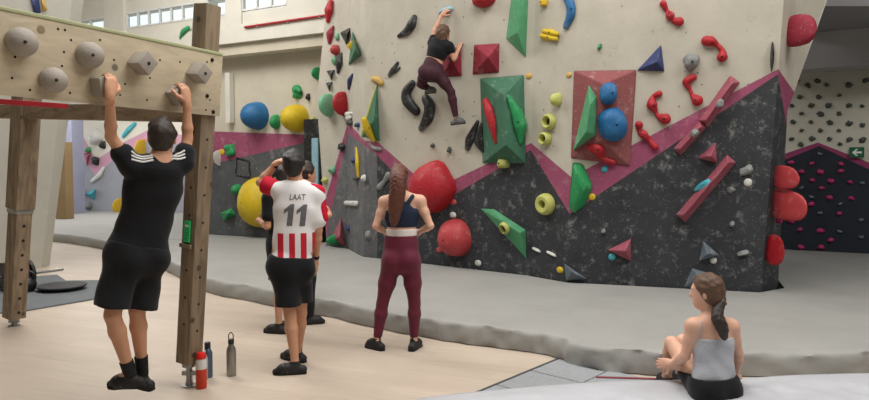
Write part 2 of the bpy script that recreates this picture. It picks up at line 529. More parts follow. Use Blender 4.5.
fbox('trim_7', fx(231), xR, wz1 + .75, 7.2, .1, .40, M_plaster)
fbox('trim_8', fx(106), fx(126), BB + .3, 7.2, .3, .47, M_plaster, .01)          # pillars
fbox('trim_9', fx(226), fx(242), PZ - .05, 7.2, .3, .44, M_plaster, .01)
fbox('trim_10', fx(194), fx(207), wz0, wz1, .1, .40, M_plaster)
fbox('trim_14', fx(285.5), xR, wz0, wz1 + .75, .1, .40, M_plaster)
M_frame = mat('white_window_frame', (222, 222, 220), .5, .02, 3)
M_pane = glass('window_pane_glass', alpha=.12)
def window(idx, x0, x1, z0, z1, panes):
    bm = bmesh.new()
    t = .034
    def bx(a, b, c, d):
        cc = W0 + wd * ((a + b) / 2) + wn * .38; cc.z = (c + d) / 2
        bm_box(bm, cc, b - a, .06, d - c, axes(wd, wn, Vector((0, 0, 1))))
    bx(x0, x1, z0, z0 + t); bx(x0, x1, z1 - t, z1)
    for i in range(panes + 1):
        xx = x0 + (x1 - x0) * i / panes; bx(xx - t / 2, xx + t / 2, z0, z1)
    o = struct('window_%d' % idx, bm, M_frame)
    for i in range(panes):
        a = x0 + (x1 - x0) * i / panes + t / 2; b = x0 + (x1 - x0) * (i + 1) / panes - t / 2
        g = bmesh.new(); cc = W0 + wd * ((a + b) / 2) + wn * .38; cc.z = (z0 + z1) / 2
        bm_box(g, cc, b - a, .012, z1 - z0 - 2 * t, axes(wd, wn, Vector((0, 0, 1))))
        p = finish('pane', g, M_pane, parent=o)
    return o
def pipe():
    P = [fp(245, 27.2, .48), fp(290, 20.5, .48), fp(334, 14, .48)]
    bm = bmesh.new(); bm_tube(bm, P, [.022] * 3, 10)
    o = finish('water_pipe', bm, mat('red_pipe_paint', (166, 40, 46), .5, .05), origin=P[1], smooth=True)
    tag(o, 'thin red pipe running along the beam under the high windows', 'pipe')
    for t in (.15, .5, .85):
        q = P[0].lerp(P[2], t); bm = bmesh.new(); bm_box(bm, q - wn * .012, .03, .05, .06, axes(wd, wn, Vector((0, 0, 1)))); finish('bracket', bm, M_beam_grey, parent=o)
pipe()
window(1, fx(-20), fx(106), wz0, wz1, 9)
window(2, fx(127), fx(194), wz0, wz1, 6)
window(3, fx(207), fx(226), wz0, wz1 + .75, 1)
window(4, fx(242), fx(285.5), wz0 + .02, wz1 + .75, 3)

# ---- colourful wall C seen far back under the training board
C0 = atz(60, 210.5, MZ); C1_ = atz(205, 213, MZ)
cn = (C1_ - C0).cross(Vector((0, 0, 1))).normalized()
if cn.dot(CAM - C0) < 0: cn = -cn
def cp(px, py, off=0.0): return onplane(px, py, C0 + cn * off, cn)
def cb(px, z):
    d = ray(px, 200); t = (C0 - CAM).dot(cn) / d.dot(cn); p = CAM + d * t; p.z = z; return p
bm = bmesh.new(); vc = {}
M_cgrey = mat('rear_wall_grey', (150, 152, 160), .75, .08, 1, .1, 20, .2, chalk=.2, chscale=1.5)
add_poly([cb(40, 0), cb(212, 0), cp(212, 150), cp(150, 140), cp(118, 157), cp(95, 175), cp(84, 160), cp(77, 178), cp(40, 178)], 1)
add_poly([cp(40, 178), cp(77, 178), cp(84, 160), cp(95, 175), cp(118, 157), cp(150, 140), cp(212, 150), cp(212, 142), cp(152, 128), cp(118, 145), cp(96, 160), cp(84, 138), cp(76, 165), cp(40, 165)], 2)
add_poly([cp(40, 165), cp(76, 165), cp(84, 138), cp(96, 160), cp(118, 145), cp(152, 128), cp(212, 142), cb(212, BB + .3), cb(40, BB + .3)], 0)
bm.normal_update(); bmesh.ops.triangulate(bm, faces=[f for f in bm.faces if len(f.verts) > 4], quad_method='FIXED', ngon_method='EAR_CLIP')
wall_rear = struct('wall_rear', bm, [M_plaster, M_cgrey, mat('rear_wall_pink', (196, 150, 170), .75, .06, 2)])
# lilac pillar edge in front of it and a plywood upright
M_lilac = mat('lilac_grey_panel', (150, 152, 172), .75, .06, 2, .1, 20, .2)
bm = bmesh.new(); c = cp(73, 166, 1.2); bm_box(bm, Vector((c.x, c.y, 1.9)), .42, .5, 3.6, axes(-Vector((cn.y, -cn.x, 0)), cn, Vector((0, 0, 1)))); struct('trim_11', bm, M_lilac)
bm = bmesh.new(); c = cp(64, 180, 3.2); bm_box(bm, Vector((c.x, c.y, 1.3)), .36, .3, 2.2, axes(-Vector((cn.y, -cn.x, 0)), cn, Vector((0, 0, 1)))); struct('trim_12', bm, mat('plywood_edge', (140, 116, 80), .7, .1, 3))

# ---- pale overhanging panel wall on the left
L0 = atz(-70, 276, 0); L1 = atz(41, 268, 0); L2 = atz(49.5, 266, 0)
tz = 5.2
def lt(p, lx, ly): return Vector((p.x + lx, p.y + ly, tz))
lx = at(83, 0, L2.y - .2).x - L2.x
k = tz / at(83, 0, L2.y).z
bm = bmesh.new(); vc = {}
T0, T1, T2 = lt(L0, lx * k, -.25), lt(L1, lx * k - .03, -.25), lt(L2, lx * k, -.2)
B2 = L2 + Vector((-1.15, 1.5, 0)); TB = Vector((B2.x + lx * k - .1, B2.y, tz)); B0 = L0 + Vector((-.6, 1.5, 0)); TB0 = Vector((T0.x, B0.y, tz))
add_poly([L0, L1, T1, T0], 0); add_poly([L1, L2, T2, T1], 0); add_poly([L2, B2, TB, T2], 0); add_poly([B2, B0, TB0, TB], 0); add_poly([B0, L0, T0, TB0], 0)
add_poly([T0, T1, T2, TB, TB0], 0)
wall_left = struct('wall_left', bm, M_concrete)

# ---- far side of the hall, so no void shows: left end wall and right end wall, ceiling with added light panels
def wallbox(name, x0, x1, y0, y1, z0, z1, m):
    bm = bmesh.new(); bm_box(bm, Vector(((x0 + x1) / 2, (y0 + y1) / 2, (z0 + z1) / 2)), x1 - x0, y1 - y0, z1 - z0); return struct(name, bm, m)
M_mid = mat('mid_grey_plaster', (112, 112, 110), .85, .05, 2)
wallbox('wall_west', -16, -15.8, -4, 18, 0, 7.4, M_plaster)
wallbox('wall_north', -16, -1, 25.8, 26, 0, 4.4, M_plaster2)
wallbox('wall_south', -16, 11, -4.2, -4, 0, 7.4, M_mid)  # unseen rear wall, added and kept dark to cut light from behind
wallbox('wall_east', 8.6, 8.8, -4, 26, 0, 7.4, M_mid)
# ================================================================ pads on the floor
M_pad = mat('grey_pad_vinyl', (154, 153, 149), .55, .07, 1.6, .5, 6, .3, dark=.28, chscale=1.6)
front = [(20, 238.5), (50, 241), (97, 248), (130, 258), (165, 270), (205, 291), (250, 301.5), (300, 311.5), (340, 320), (400, 333), (440, 340), (480, 346.5), (520, 351), (548, 355), (575, 365), (600, 371), (640, 375), (700, 377), (780, 377), (869, 377), (980, 377)]
F2 = [atz(x, y, 0) for x, y in front]
F2 = catmull(F2, 12)
def rear_line():
    w = []
    w += [Vector((8.55, F2[-1].y, 0)), rb(905, 0) + rn * .012, rb(772, 0) + rn * .012]
    return w
# outline of the pad: front line, then round behind along the walls' feet
def offs(c, d):   # a point just in front of a wall crease
    p = colp(c, 0); v = (CAM - p); v.z = 0; v.normalize(); return p + v * d
def off_line(pts, d=.012):
    """shift an open xy polyline sideways by d (towards the left of its direction)"""
    out = []
    for i, p in enumerate(pts):
        t = (pts[min(i + 1, len(pts) - 1)] - pts[max(i - 1, 0)]); t.z = 0; t.normalize()
        out.append(Vector((p.x - t.y * d, p.y + t.x * d, 0)))
    return out
main_foot = [colp(c, 0) for c in ('H', 'G', 'F', 'E', 'D', 'C', 'C1', 'B', 'A')]
mf = []
for i, p in enumerate(main_foot):                       # a few centimetres clear of the wall's foot
    v = CAM - p; v.z = 0; v.normalize(); q = p + v * .05
    if i in (0, 1): q = p + Vector((.06, -.05, 0)) if i else p + Vector((.03, -.01, 0))
    if i == 8: q = p + Vector((-.03, -.01, 0))
    mf.append(Vector((q.x, q.y, 0)))
back = [Vector((8.5, F2[-1].y, 0)), Vector((8.5, rb(905, 0).y - .1, 0)), rb(904, 0) + rn * .02, rb(773, 0) + rn * .02] + mf + \
       [wb(331, 0) + wn * .02, wb(204, 0) + wn * .02, wb(204, 0) - wd * .03 - wn * .2, cb(211, 0) + cn * .02, cb(41, 0) + cn * .02, Vector((cb(41, 0).x - .3, F2[0].y + .4, 0))]
bm = bmesh.new()
prof = [(-.03, 0), (.012, .008), (.016, .05), (.008, .10), (.000, .145), (-.010, .174), (-.030, MZ - .003), (-.09, MZ)]
rings = []
rnd = random.Random(3)
for i, p in enumerate(F2):
    t = (F2[min(i + 1, len(F2) - 1)] - F2[max(i - 1, 0)]).normalized()
    o = Vector((t.y, -t.x, 0))
    col = []
    wob = noise.noise(Vector((p.x * 3.1, p.y * 3.1, 0))) * .03 + noise.noise(Vector((p.x * 11, p.y * 11, 3))) * .022
    for j, (d, z) in enumerate(prof):
        a = (wob + noise.noise(Vector((p.x * 9, p.y * 9, z * 14))) * .022) * (1 if 0 < j < 6 else .3)
        zz = z + (noise.noise(Vector((p.x * 4, p.y * 4, 9))) * .008 if 4 <= j <= 6 else 0)
        col.append(bm.verts.new((p.x + o.x * (d + a), p.y + o.y * (d + a), max(0.0, min(zz, MZ)))))
    rings.append(col)
for A, B in zip(rings, rings[1:]):
    for j in range(len(prof) - 1): bm.faces.new((A[j], B[j], B[j + 1], A[j + 1]))
inner = [r[-1] for r in rings]
bk = [bm.verts.new((p.x, p.y, MZ)) for p in back]
bk0 = [bm.verts.new((p.x, p.y, 0)) for p in back]
f = bm.faces.new(inner + bk); bm.normal_update(); bmesh.ops.triangulate(bm, faces=[f])
for i in range(len(bk) - 1): bm.faces.new((bk[i], bk0[i], bk0[i + 1], bk[i + 1]))
o = finish('crash_mat', bm, M_pad, auto=1.0)
tag(o, 'large grey vinyl crash mat spread below all the climbing walls with a rumpled front edge', 'crash mat')
PADBVH = make_bvh(o)
# seam strip joints on its top
M_seam = mat('pad_seam_tape', (156, 157, 156), .6, .05, 3)
def seam(pts, w=.035):
    bm = bmesh.new()
    P = [atz(x, y, MZ + .002) for x, y in pts]
    for a, b in zip(P, P[1:]):
        d = (b - a).normalized(); s = Vector((-d.y, d.x, 0)) * w / 2
        bm.faces.new([bm.verts.new(v) for v in (a - s, b - s, b + s, a + s)])
    r = bmesh.ops.extrude_face_region(bm, geom=bm.faces[:]); bmesh.ops.translate(bm, verts=[v for v in r['geom'] if isinstance(v, bmesh.types.BMVert)], vec=(0, 0, .003))
    finish('seam', bm, M_seam, parent=o)
seam([(120, 236), (215, 242)], .05)

# ================================================================ climbing holds
def hold_mat(name, rgb, chalk=.3, rough=.55, chs=6):
    return mat(name, rgb, rough, .08, 9, .25, 60, .4, chalk=chalk, chscale=chs)
H_red = hold_mat('red_plastic', (166, 26, 38), .25); H_dred = hold_mat('worn_red_volume', (140, 36, 54), .35, .7)
H_rose = hold_mat('dusty_rose_volume', (136, 76, 76), .4, .75); H_rose2 = hold_mat('dusty_pink_volume', (156, 80, 94), .4, .7)
H_green = hold_mat('green_plastic', (36, 140, 80), .3); H_lgreen = hold_mat('pale_green_volume', (80, 150, 106), .35, .65)
H_dgreen = hold_mat('dull_green_volume', (62, 108, 84), .4, .75); H_blue = hold_mat('blue_plastic', (34, 100, 150), .3)
H_navy = hold_mat('navy_volume', (48, 58, 104), .2, .6); H_yel = hold_mat('yellow_plastic', (206, 176, 30), .15)
H_gold = hold_mat('golden_yellow_plastic', (214, 172, 40), .1); H_lime = hold_mat('lime_plastic', (186, 188, 104), .25)
H_black = hold_mat('black_plastic', (32, 33, 34), .45, .45); H_grey = hold_mat('grey_plastic', (126, 128, 126), .45)
H_white = hold_mat('chalky_white_plastic', (206, 206, 200), .2); H_teal = hold_mat('teal_plastic', (70, 166, 180), .2)
H_pale = hold_mat('pale_blue_plastic', (140, 178, 190), .3); H_sal = hold_mat('salmon_red_plastic', (180, 62, 66), .45)
H_ochre = hold_mat('ochre_plastic', (196, 160, 84), .3); H_olive = hold_mat('olive_black_plastic', (66, 72, 64), .35)
H_pgreen = hold_mat('pale_mint_plastic', (112, 172, 134), .3); H_mag = hold_mat('magenta_plastic', (186, 56, 112), .12)
H_bluegrey = hold_mat('blue_grey_volume', (100, 110, 118), .45, .7)
M_bolt = mat('dark_bolt', (40, 38, 36), .4, .05, 10, metal=.6)

class Wall:
    """picks the wall facet a pixel's sight line meets, or a given plane."""
    def __init__(s, bvh): s.bvh = bvh
    def hit(s, px, py):
        d = ray(px, py).normalized()
        loc, nor, i, dist = s.bvh.ray_cast(CAM, d)
        for dx in (-4, 4, -8, 8):
            if loc is None: loc, nor, i, dist = s.bvh.ray_cast(CAM, ray(px + dx, py).normalized())
        if loc is None: return MAIN.hit(px, py)
        if nor.dot(d) > 0: nor = -nor
        return loc, nor
class Flat:
    def __init__(s, p, n): s.p, s.n = p, n
    def hit(s, px, py): return onplane(px, py, s.p, s.n), s.n
MAIN = Wall(WBVH); FARR = Flat(R0, rn); BACKL = Flat(W0, wn); REAR = Flat(C0, cn)
NHOLD = 0
def add_bolt(root, P, n, r=.012):
    bm = bmesh.new(); rr, uu, nn = frame(n)
    bm_lathe(bm, P, [(r, -.004), (r, .004), (r * .5, .004), (r * .45, -.002)], rr, uu, nn, 10)
    finish('bolt', bm, M_bolt, parent=root)
def px2m(P): return (P - CAM).dot(FWD) / FPX

def blob(px, py, w, h, depth, m, label, name='climbing_hold', cat='climbing hold', ang=0, lump=.12, seed=0, pw=2.2, wall=None, taper=0.0, bolt=True, group=None, skew=(0, 0), sub=3, sink=-0.0015, fit=True, lift=0.0):
    """rounded dome sitting on the wall: pixel size w x h, bulging `depth` metres."""
    P, n = (wall or MAIN).hit(px, py); r, u, n = frame(n); P = P + n * lift; s = px2m(P)
    vd = (CAM - P).normalized()
    tw_, th_ = w, h
    fore = max(.45, r.cross(vd).length); w = w * s / fore; h = h * s
    ca, sa = math.cos(math.radians(ang)), math.sin(math.radians(ang))
    bm = bmesh.new(); bmesh.ops.create_icosphere(bm, subdivisions=sub, radius=1)
    for v in bm.verts:
        q = v.co.copy()
        l = (abs(q.x) ** pw + abs(q.y) ** pw + abs(q.z) ** pw) ** (1 / pw); q /= l
        q *= 1 + lump * noise.noise(v.co * 1.3 + Vector((seed * 3.7, seed * 1.3, 0)))
        k = 1 + taper * q.y
        x, y, z = q.x * w / 2 * k, q.y * h / 2, q.z * depth
        x += skew[0] * max(z, 0); y += skew[1] * max(z, 0)
        z = max(z, -sink)
        v.co = P + r * (x * ca - y * sa) + u * (x * sa + y * ca) + n * z
    if ang == 0 and fit:        # the size meant is the size seen: allow for the bulge towards the viewer
        for _ in range(4):
            pp = [proj(v.co) for v in bm.verts]
            x0, x1 = min(p[0] for p in pp), max(p[0] for p in pp); y0, y1 = min(p[1] for p in pp), max(p[1] for p in pp)
            kx = max(.6, min(1.4, tw_ / (x1 - x0))); ky = max(.6, min(1.4, th_ / (y1 - y0)))
            sx = (px - (x0 + x1) / 2) * s / fore; sy = ((y0 + y1) / 2 - py) * s
            for v in bm.verts:
                q = v.co - P; a, b, c = q.dot(r), q.dot(u), q.dot(n)
                v.co = P + r * (a * kx + sx) + u * (b * ky + sy) + n * c
    o = finish(name, bm, m, origin=P, smooth=False, auto=1.1)
    tag(o, label, cat, group)
    if bolt and min(w, h) > .1:
        ob = BVHTree.FromPolygons([v.co + P for v in o.data.vertices], [p.vertices[:] for p in o.data.polygons])
        q, nn, _, _ = ob.ray_cast(P + n * 2 + r * (skew[0] * depth) + u * (skew[1] * depth), -n)
        if q is not None: add_bolt(o, q, nn)
    return o
def worm(pts, rads, m, label, lift=.35, name='climbing_hold', cat='climbing hold', flatk=.8, wall=None, bolts=(), sub=6, group=None):
    """curved rounded bar along pixel points; radii in pixels."""
    P0, n0 = (wall or MAIN).hit(*pts[len(pts) // 2]); r, u, n = frame(n0); s = px2m(P0)
    W = [onplane(x, y, P0, n) + n * (rr * s * lift) for (x, y), rr in zip(pts, rads)]
    W = catmull(W, sub) if len(W) > 2 else catmull(W, sub * 2)
    k = len(W); R = []
    for i in range(k):
        t = i / (k - 1) * (len(rads) - 1); a = int(min(t, len(rads) - 2)); R.append((rads[a] + (rads[a + 1] - rads[a]) * (t - a)) * s)
    bm = bmesh.new(); bm_tube(bm, W, R, 14, True, n, flatk)
    for v in bm.verts:
        d = (v.co - P0).dot(n)
        if d < .0015: v.co += n * (.0015 - d)
    o = finish(name, bm, m, origin=P0, smooth=True); tag(o, label, cat, group)
    ob = BVHTree.FromPolygons([v.co + P0 for v in o.data.vertices], [p.vertices[:] for p in o.data.polygons])
    for bx, by in bolts:
        q, nn, _, _ = ob.ray_cast(CAM, ray(bx, by).normalized())
        if q is not None: add_bolt(o, q, nn if nn.dot(n) > 0 else -nn)
    return o
def volume(basepts, apex, m, label, name='climbing_volume', cat='climbing volume', wall=None, bev=.008, group=None, extra=None):
    """plywood volume: convex body over a pixel outline with ridge points (px, py, height)."""
    cx = sum(p[0] for p in basepts) / len(basepts); cy = sum(p[1] for p in basepts) / len(basepts)
    P, n = (wall or MAIN).hit(cx, cy)
    bm = bmesh.new()
    for x, y in basepts: bm.verts.new(onplane(x, y, P + n * .0015, n))
    for x, y in basepts: bm.verts.new(onplane(x, y, P, n) + n * .012)
    for x, y, h in apex: bm.verts.new(onplane(x, y, P + n * h, n))
    r = bmesh.ops.convex_hull(bm, input=bm.verts)
    junk = [g for g in r['geom_interior'] if isinstance(g, bmesh.types.BMVert)]
    if junk: bmesh.ops.delete(bm, geom=junk, context='VERTS')
    bmesh.ops.dissolve_limit(bm, angle_limit=.02, verts=bm.verts, edges=bm.edges)
    if bev: bmesh.ops.bevel(bm, geom=bm.edges[:], offset=bev, segments=1, affect='EDGES')
    o = finish(name, bm, m, origin=P, auto=.25); tag(o, label, cat, group)
    return o
def ring(px, py, R, r_in, depth, m, label, wall=None, tilt=(0, 0)):
    P, n = (wall or MAIN).hit(px, py); r, u, n = frame(n); s = px2m(P); R *= s; r_in *= s
    bm = bmesh.new()
    bm_lathe(bm, P, [(R * .98, .0015), (R, depth * .35), (R * .9, depth * .8), (R * .72, depth), (r_in * 1.15, depth * .95), (r_in, depth * .7), (r_in * .95, .02), (r_in * .3, .012)], r, u, n, 28)
    o = finish('climbing_hold', bm, m, origin=P, auto=.7); tag(o, label, 'climbing hold')
    bm = bmesh.new(); bm_lathe(bm, P, [(r_in * .8, .012), (r_in * .8, .02), (r_in * .3, .024)], r, u, n, 16)
    finish('bolt', bm, M_bolt, parent=o)
    return o
def dot(px, py, rp_, m, label, wall=None):
    return blob(px, py, rp_ * 2, rp_ * 2, .02, m, label, lump=.05, sub=2, bolt=False, wall=wall)

# ---- upper white part of the main wall, left to right
worm([(399, 36), (408, 31), (413, 24), (415, 18)], [1.8, 4.2, 5, 3.2], H_black, 'black banana-shaped hold high on the white wall, left of the climber', bolts=[(411, 29)])
worm([(390, 75), (394, 70), (398, 63)], [2.2, 3.2, 1.6], H_black, 'small forked black hold left of the climber, below the banana-shaped one', bolts=[(394, 70)])
worm([(396, 72), (400, 68)], [1.5, 1.2], H_black, 'thin black prong beside the small forked black hold on the white wall')
worm([(413, 84), (408, 92), (409, 101), (417, 111)], [4.0, 5.4, 6.2, 5.0], H_black, 'black kidney-shaped hold, the upper left one of the pair below the climber', bolts=[(410, 98)])
worm([(427, 99), (431, 107), (429, 118), (422, 128)], [4.8, 6.2, 6, 3.4], H_black, 'black kidney-shaped hold, the lower right one of the pair below the climber', bolts=[(429, 112)])
blob(447, 10.5, 15, 5.5, .07, H_pale, 'pale blue hold gripped by the climber\'s raised hand', ang=6, lump=.25)
volume([(441, 48), (461, 47), (462, 76), (442, 77)], [(451, 60, .16)], H_dred, 'square red pyramid volume beside the climber\'s right arm')
volume([(474.5, 45), (499.5, 43.5), (499, 72.5), (473, 74.5)], [(488, 57, .18)], H_dred, 'square red pyramid volume standing free to the right of the climber')
blob(484, -1, 24, 18, .16, H_red, 'glossy red dome hold cut by the top edge of the photo', lump=.04)
volume([(513, -12), (528.5, -12), (526, 57.5), (506.5, 38.5)], [(519, -10, .16), (517.5, 33, .2)], H_lgreen, 'tall pale green wedge volume hanging at the top of the white wall')
blob(544, 2.5, 8.5, 8, .08, H_gold, 'small round yellow hold at the top edge above the yellow twin bar', lump=.3, seed=2)
def twin():
    P, n = MAIN.hit(549, 35); r, u, n = frame(n); s = px2m(P)
    root = empty('climbing_hold', P, 'yellow twin-bar hold between the green wedge and the blue crescent', 'climbing hold')
    bm = bmesh.new()
    for i in range(1):
        bmesh.ops.create_icosphere(bm, subdivisions=3, radius=1, matrix=Matrix.Translation(P) @ axes(r, u, n).to_4x4() @ Matrix.Diagonal((9 * s, 6 * s, .03, 1)))
    for v in bm.verts:
        d = (v.co - P).dot(n)
        if d < .0015: v.co += n * (.0015 - d)
    finish('backplate', bm, H_gold, parent=root, smooth=True)
    for (x0, y0, x1, y1) in ((544, 31, 557, 34), (541.5, 35.5, 556, 39)):
        bm = bmesh.new()
        a = onplane(x0, y0, P + n * .035, n); b = onplane(x1, y1, P + n * .035, n)
        bm_tube(bm, catmull([a, b], 4), [2.4 * s] * 5, 12, True, n, .9)
        finish('bar', bm, H_yel, parent=root, smooth=True)
        add_bolt(root, (a + b) / 2 + n * (2.2 * s), n, .01)
twin()
worm([(566.5, -6), (571.5, 5), (572, 14), (567, 26)], [4.5, 5, 5, 3.6], H_blue, 'long blue crescent hold at the top of the white wall', bolts=[(571, 9)])
blob(600, 47, 3.5, 6, .05, H_green, 'tiny green hold on the white wall left of the navy pyramid', lump=.4, ang=-20)
dot(529, 76, 3.2, H_ochre, 'small ochre knob at the upper right corner of the green volume')
dot(569, 75, 3.0, H_ochre, 'small ochre knob at the upper left corner of the rose volume')
volume([(637, 70.5), (664.5, 71.5), (661, 45)], [(657, 62, .14)], H_navy, 'navy blue pyramid volume on the white wall')
blob(691.5, 62.5, 17, 18, .13, H_grey, 'round grey hold on the white wall among the red ones', lump=.25, seed=5, taper=.2)
# red bone-shaped holds
def bone(pts, rads, label, bolts=()): return worm(pts, rads, H_red, label, lift=.5, flatk=1.0, bolts=bolts)
bone([(663, 4), (667, 11), (670, 16), (672, 20), (679, 22)], [3.4, 1.8, 4.6, 2.2, 4.6], 'red knotted hold at the top, uppermost of the red bone-shaped holds', [(669, 13)])
bone([(706, 41), (711, 42), (717, 45), (722, 51), (722, 57)], [4.8, 5.2, 2.4, 2.8, 5.2], 'curved red bone-shaped hold at the upper right of the white wall', [(712, 43), (722, 57)])
bone([(693, 77.5), (686, 82), (690, 90), (692, 95), (697, 100.5)], [3.6, 3.8, 1.8, 2, 5.6], 'red bone-shaped hold below the round grey one', [(695, 100)])
bone([(659, 94), (653, 97), (652, 105), (656, 112), (658, 116), (665, 119)], [3.4, 2, 5.6, 2, 2.4, 5.6], 'red bone-shaped hold below the navy pyramid', [(654, 106), (664, 119)])
bone([(639, 125), (639, 130), (643, 134), (649, 140), (655, 147)], [4, 2, 4.6, 2.4, 3.6], 'red bone-shaped hold over the pink band beside the rose volume', [(641, 131)])
blob(772.2, 57, 4.5, 31, .09, H_black, 'narrow black hold on the outer edge of the main wall', lump=.2, seed=3)

# ---- volumes carrying holds
vg = volume([(480.5, 78.5), (524, 75), (526, 163.5), (483, 163)], [(504, 95, .26), (506, 145, .26)], H_dgreen, 'big dull green box-shaped volume in the middle of the wall')
vr = volume([(574, 71), (636.5, 70), (630, 166), (571, 158)], [(604, 84, .16), (602, 140, .16)], H_rose, 'big dusty rose box-shaped volume right of the green one')
VG = Wall(make_bvh(vg)); VR = Wall(make_bvh(vr))
worm([(487, 102), (491, 111), (494, 124), (496, 142)], [4.2, 6.2, 5.4, 1.6], H_red, 'long red tapering hold on the left face of the green volume', wall=VG, bolts=[(491, 112)])
worm([(508, 97), (515, 112), (519, 126), (520, 142)], [2.2, 6.0, 7.4, 2.4], H_green, 'long green leaf-shaped hold on the right face of the green volume', wall=VG, bolts=[(518, 122)])
blob(503.5, 163, 13, 10, .12, H_lime, 'lime hold under the bottom edge of the green volume', lump=.1, pw=3.5)
worm([(468, 148), (471, 139), (478, 122)], [3, 5, 2], H_black, 'black leaf-shaped hold left of the green volume', bolts=[(472, 136)])
worm([(484, 150), (480, 140), (483, 124)], [3, 5.5, 2.4], H_black, 'black rounded hold against the left edge of the green volume', bolts=[(480, 140)])
blob(556, 99.5, 12, 13, .13, H_lime, 'solid lime knob, topmost of the three lime holds in a column', lump=.08, pw=2.6)
ring(550.5, 121.5, 8, 4.4, .09, H_lime, 'lime ring hold, the middle one of three in a column')
ring(547, 138.5, 6.8, 3.8, .10, H_lime, 'lime ring hold, lowest of the three in a column')
ring(547, 204, 11, 4, .11, H_lime, 'large lime ring hold on the black wall')
volume([(589, 85), (597, 97), (596.5, 135), (573.5, 150.5)], [(590, 105, .22), (586, 132, .24)], H_lgreen, 'slim pale green spike volume on the left of the rose volume', wall=VR)
blob(608.5, 93.5, 18, 22, .13, H_blue, 'upper smaller blue hold on the rose volume', wall=VR, lump=.1, pw=2.6, sink=.0)
blob(612, 124.5, 27, 34, .16, H_blue, 'lower larger blue hold on the rose volume', wall=VR, lump=.15, seed=4, ang=18, sink=.0)
worm([(590, 147), (598, 149), (603, 158), (613, 162)], [3.4, 6.5, 3, 3.2], H_red, 'curved red hold at the foot of the rose volume', wall=VR, bolts=[(598, 150)])
dot(604.5, 169, 3.4, H_teal, 'small teal disc under the rose volume')
volume([(573, 162), (583, 164), (593, 186), (584, 206), (574, 213), (569, 207)], [(577, 176, .14), (584, 188, .16), (578, 200, .12)], H_green, 'bright green faceted hold across the corner of the wall', name='climbing_hold', cat='climbing hold', bev=.02)
dot(592, 197, 3.6, H_yel, 'small yellow disc beside the bright green faceted hold')
vk = volume([(481, 208.5), (494, 209), (526, 230), (526.5, 258.5)], [(520, 233, .14), (497, 216, .06)], H_lgreen, 'pale green kite-shaped volume on the black wall')
ring(505.5, 227.5, 6.4, 4.6, .06, H_lime, 'pale lime disc fixed on the green kite-shaped volume', wall=Wall(make_bvh(vk)))

# ---- black part
blob(434.5, 187, 41, 48, .34, H_red, 'big red rounded hold across the pink band behind the woman in maroon leggings', ang=28, lump=.1, seed=1, pw=2.5)
blob(454.5, 237.5, 34, 38, .28, H_sal, 'large chalky red ball hold low on the black wall', lump=.04, pw=2.1)
dot(453, 215, 3.2, H_white, 'small white disc between the two big red holds')
dot(478, 263, 3.2, H_white, 'small white disc at the foot of the wall beside the red ball')
dot(453.5, 202, 3, H_sal, 'small red disc at the lower right edge of the big red rounded hold')
dot(439.5, 250, 3, H_sal, 'small red disc at the lower left of the red ball hold')
blob(432.5, 145.5, 5, 4.5, .06, H_olive, 'small dark knob above the big red hold, left of two', lump=.3)
blob(449, 150, 5, 7, .07, H_olive, 'small dark knob above the big red hold, right of two', lump=.3, seed=6)
volume([(564, 263), (566.5, 280.5), (587, 279)], [(572, 272, .16)], H_bluegrey, 'dark grey triangular volume at the foot of the wall corner')
dot(560, 270, 3.4, H_yel, 'small yellow disc at the foot of the wall beside the grey triangle')
volume([(607.5, 250), (631, 238.5), (631, 261)], [(625, 251, .17)], H_rose2, 'dusty pink triangular volume low on the black wall')
dot(612, 257, 3.6, H_teal, 'small teal disc under the dusty pink triangle')
volume([(703, 240.5), (719, 255), (699, 261)], [(708, 254, .15)], H_bluegrey, 'grey triangular volume low on the black wall at the right')
dot(713.5, 260.5, 3.4, H_white, 'small white disc under the right grey triangle')
volume([(692, 268), (709, 273), (700, 289), (684, 287.5)], [(699, 276, .14)], H_bluegrey, 'blue grey triangular volume at the foot of the wall behind the seated woman')
volume([(697.5, 158), (716, 142), (717, 163)], [(711, 156, .14)], H_rose2, 'small pink pyramid volume between the two slanted beams')
def beam(p, q, w, hgt, m, label):
    dx, dy = q[0] - p[0], q[1] - p[1]; L = math.hypot(dx, dy); nx, ny = -dy / L * w / 2, dx / L * w / 2
    ex, ey = dx / L * w * .4, dy / L * w * .4
    return volume([(p[0] + nx, p[1] + ny), (p[0] - nx, p[1] - ny), (q[0] - nx, q[1] - ny), (q[0] + nx, q[1] + ny)],
                  [(p[0] + ex, p[1] + ey, hgt), (q[0] - ex, q[1] - ey, hgt)], m, label)
b1 = beam((680.5, 218.5), (731.5, 158.5), 12, .17, H_rose2, 'long slanted pink beam volume low on the black wall')
b2 = beam((677, 152), (703, 124), 10, .15, H_rose2, 'short pink beam volume on the pink band, lower end of the upper slant')
b3 = beam((703, 124), (735, 79), 12, .16, H_rose2, 'pink beam volume crossing the pink band, upper end of the upper slant')
blob(695.5, 185.5, 10, 7.5, .045, H_teal, 'teal hold on the middle of the long slanted pink beam', wall=Wall(make_bvh(b1)), lump=.3, ang=40, sink=.0)
blob(719.5, 103, 8, 9, .07, H_grey, 'grey hold on the upper pink beam', wall=Wall(make_bvh(b3)), lump=.3, sink=.0)
blob(695, 133, 9, 7, .06, H_grey, 'pale grey hold at the joint of the two upper pink beams', wall=Wall(make_bvh(b2)), lump=.3, sink=.0, ang=40)
blob(746, 170.5, 14, 8, .05, H_grey, 'chalky grey wedge hold right of the long pink beam', lump=.35, ang=30, seed=8)
dot(748, 182.5, 4.2, H_white, 'white disc below the chalky grey wedge hold')
blob(731, 190, 9, 7, .05, H_grey, 'faint grey chalked hold beside the long pink beam', lump=.4, seed=9)
blob(732, 224, 5.5, 6, .05, H_grey, 'faint grey chalked knob right of the long pink beam foot', lump=.3)
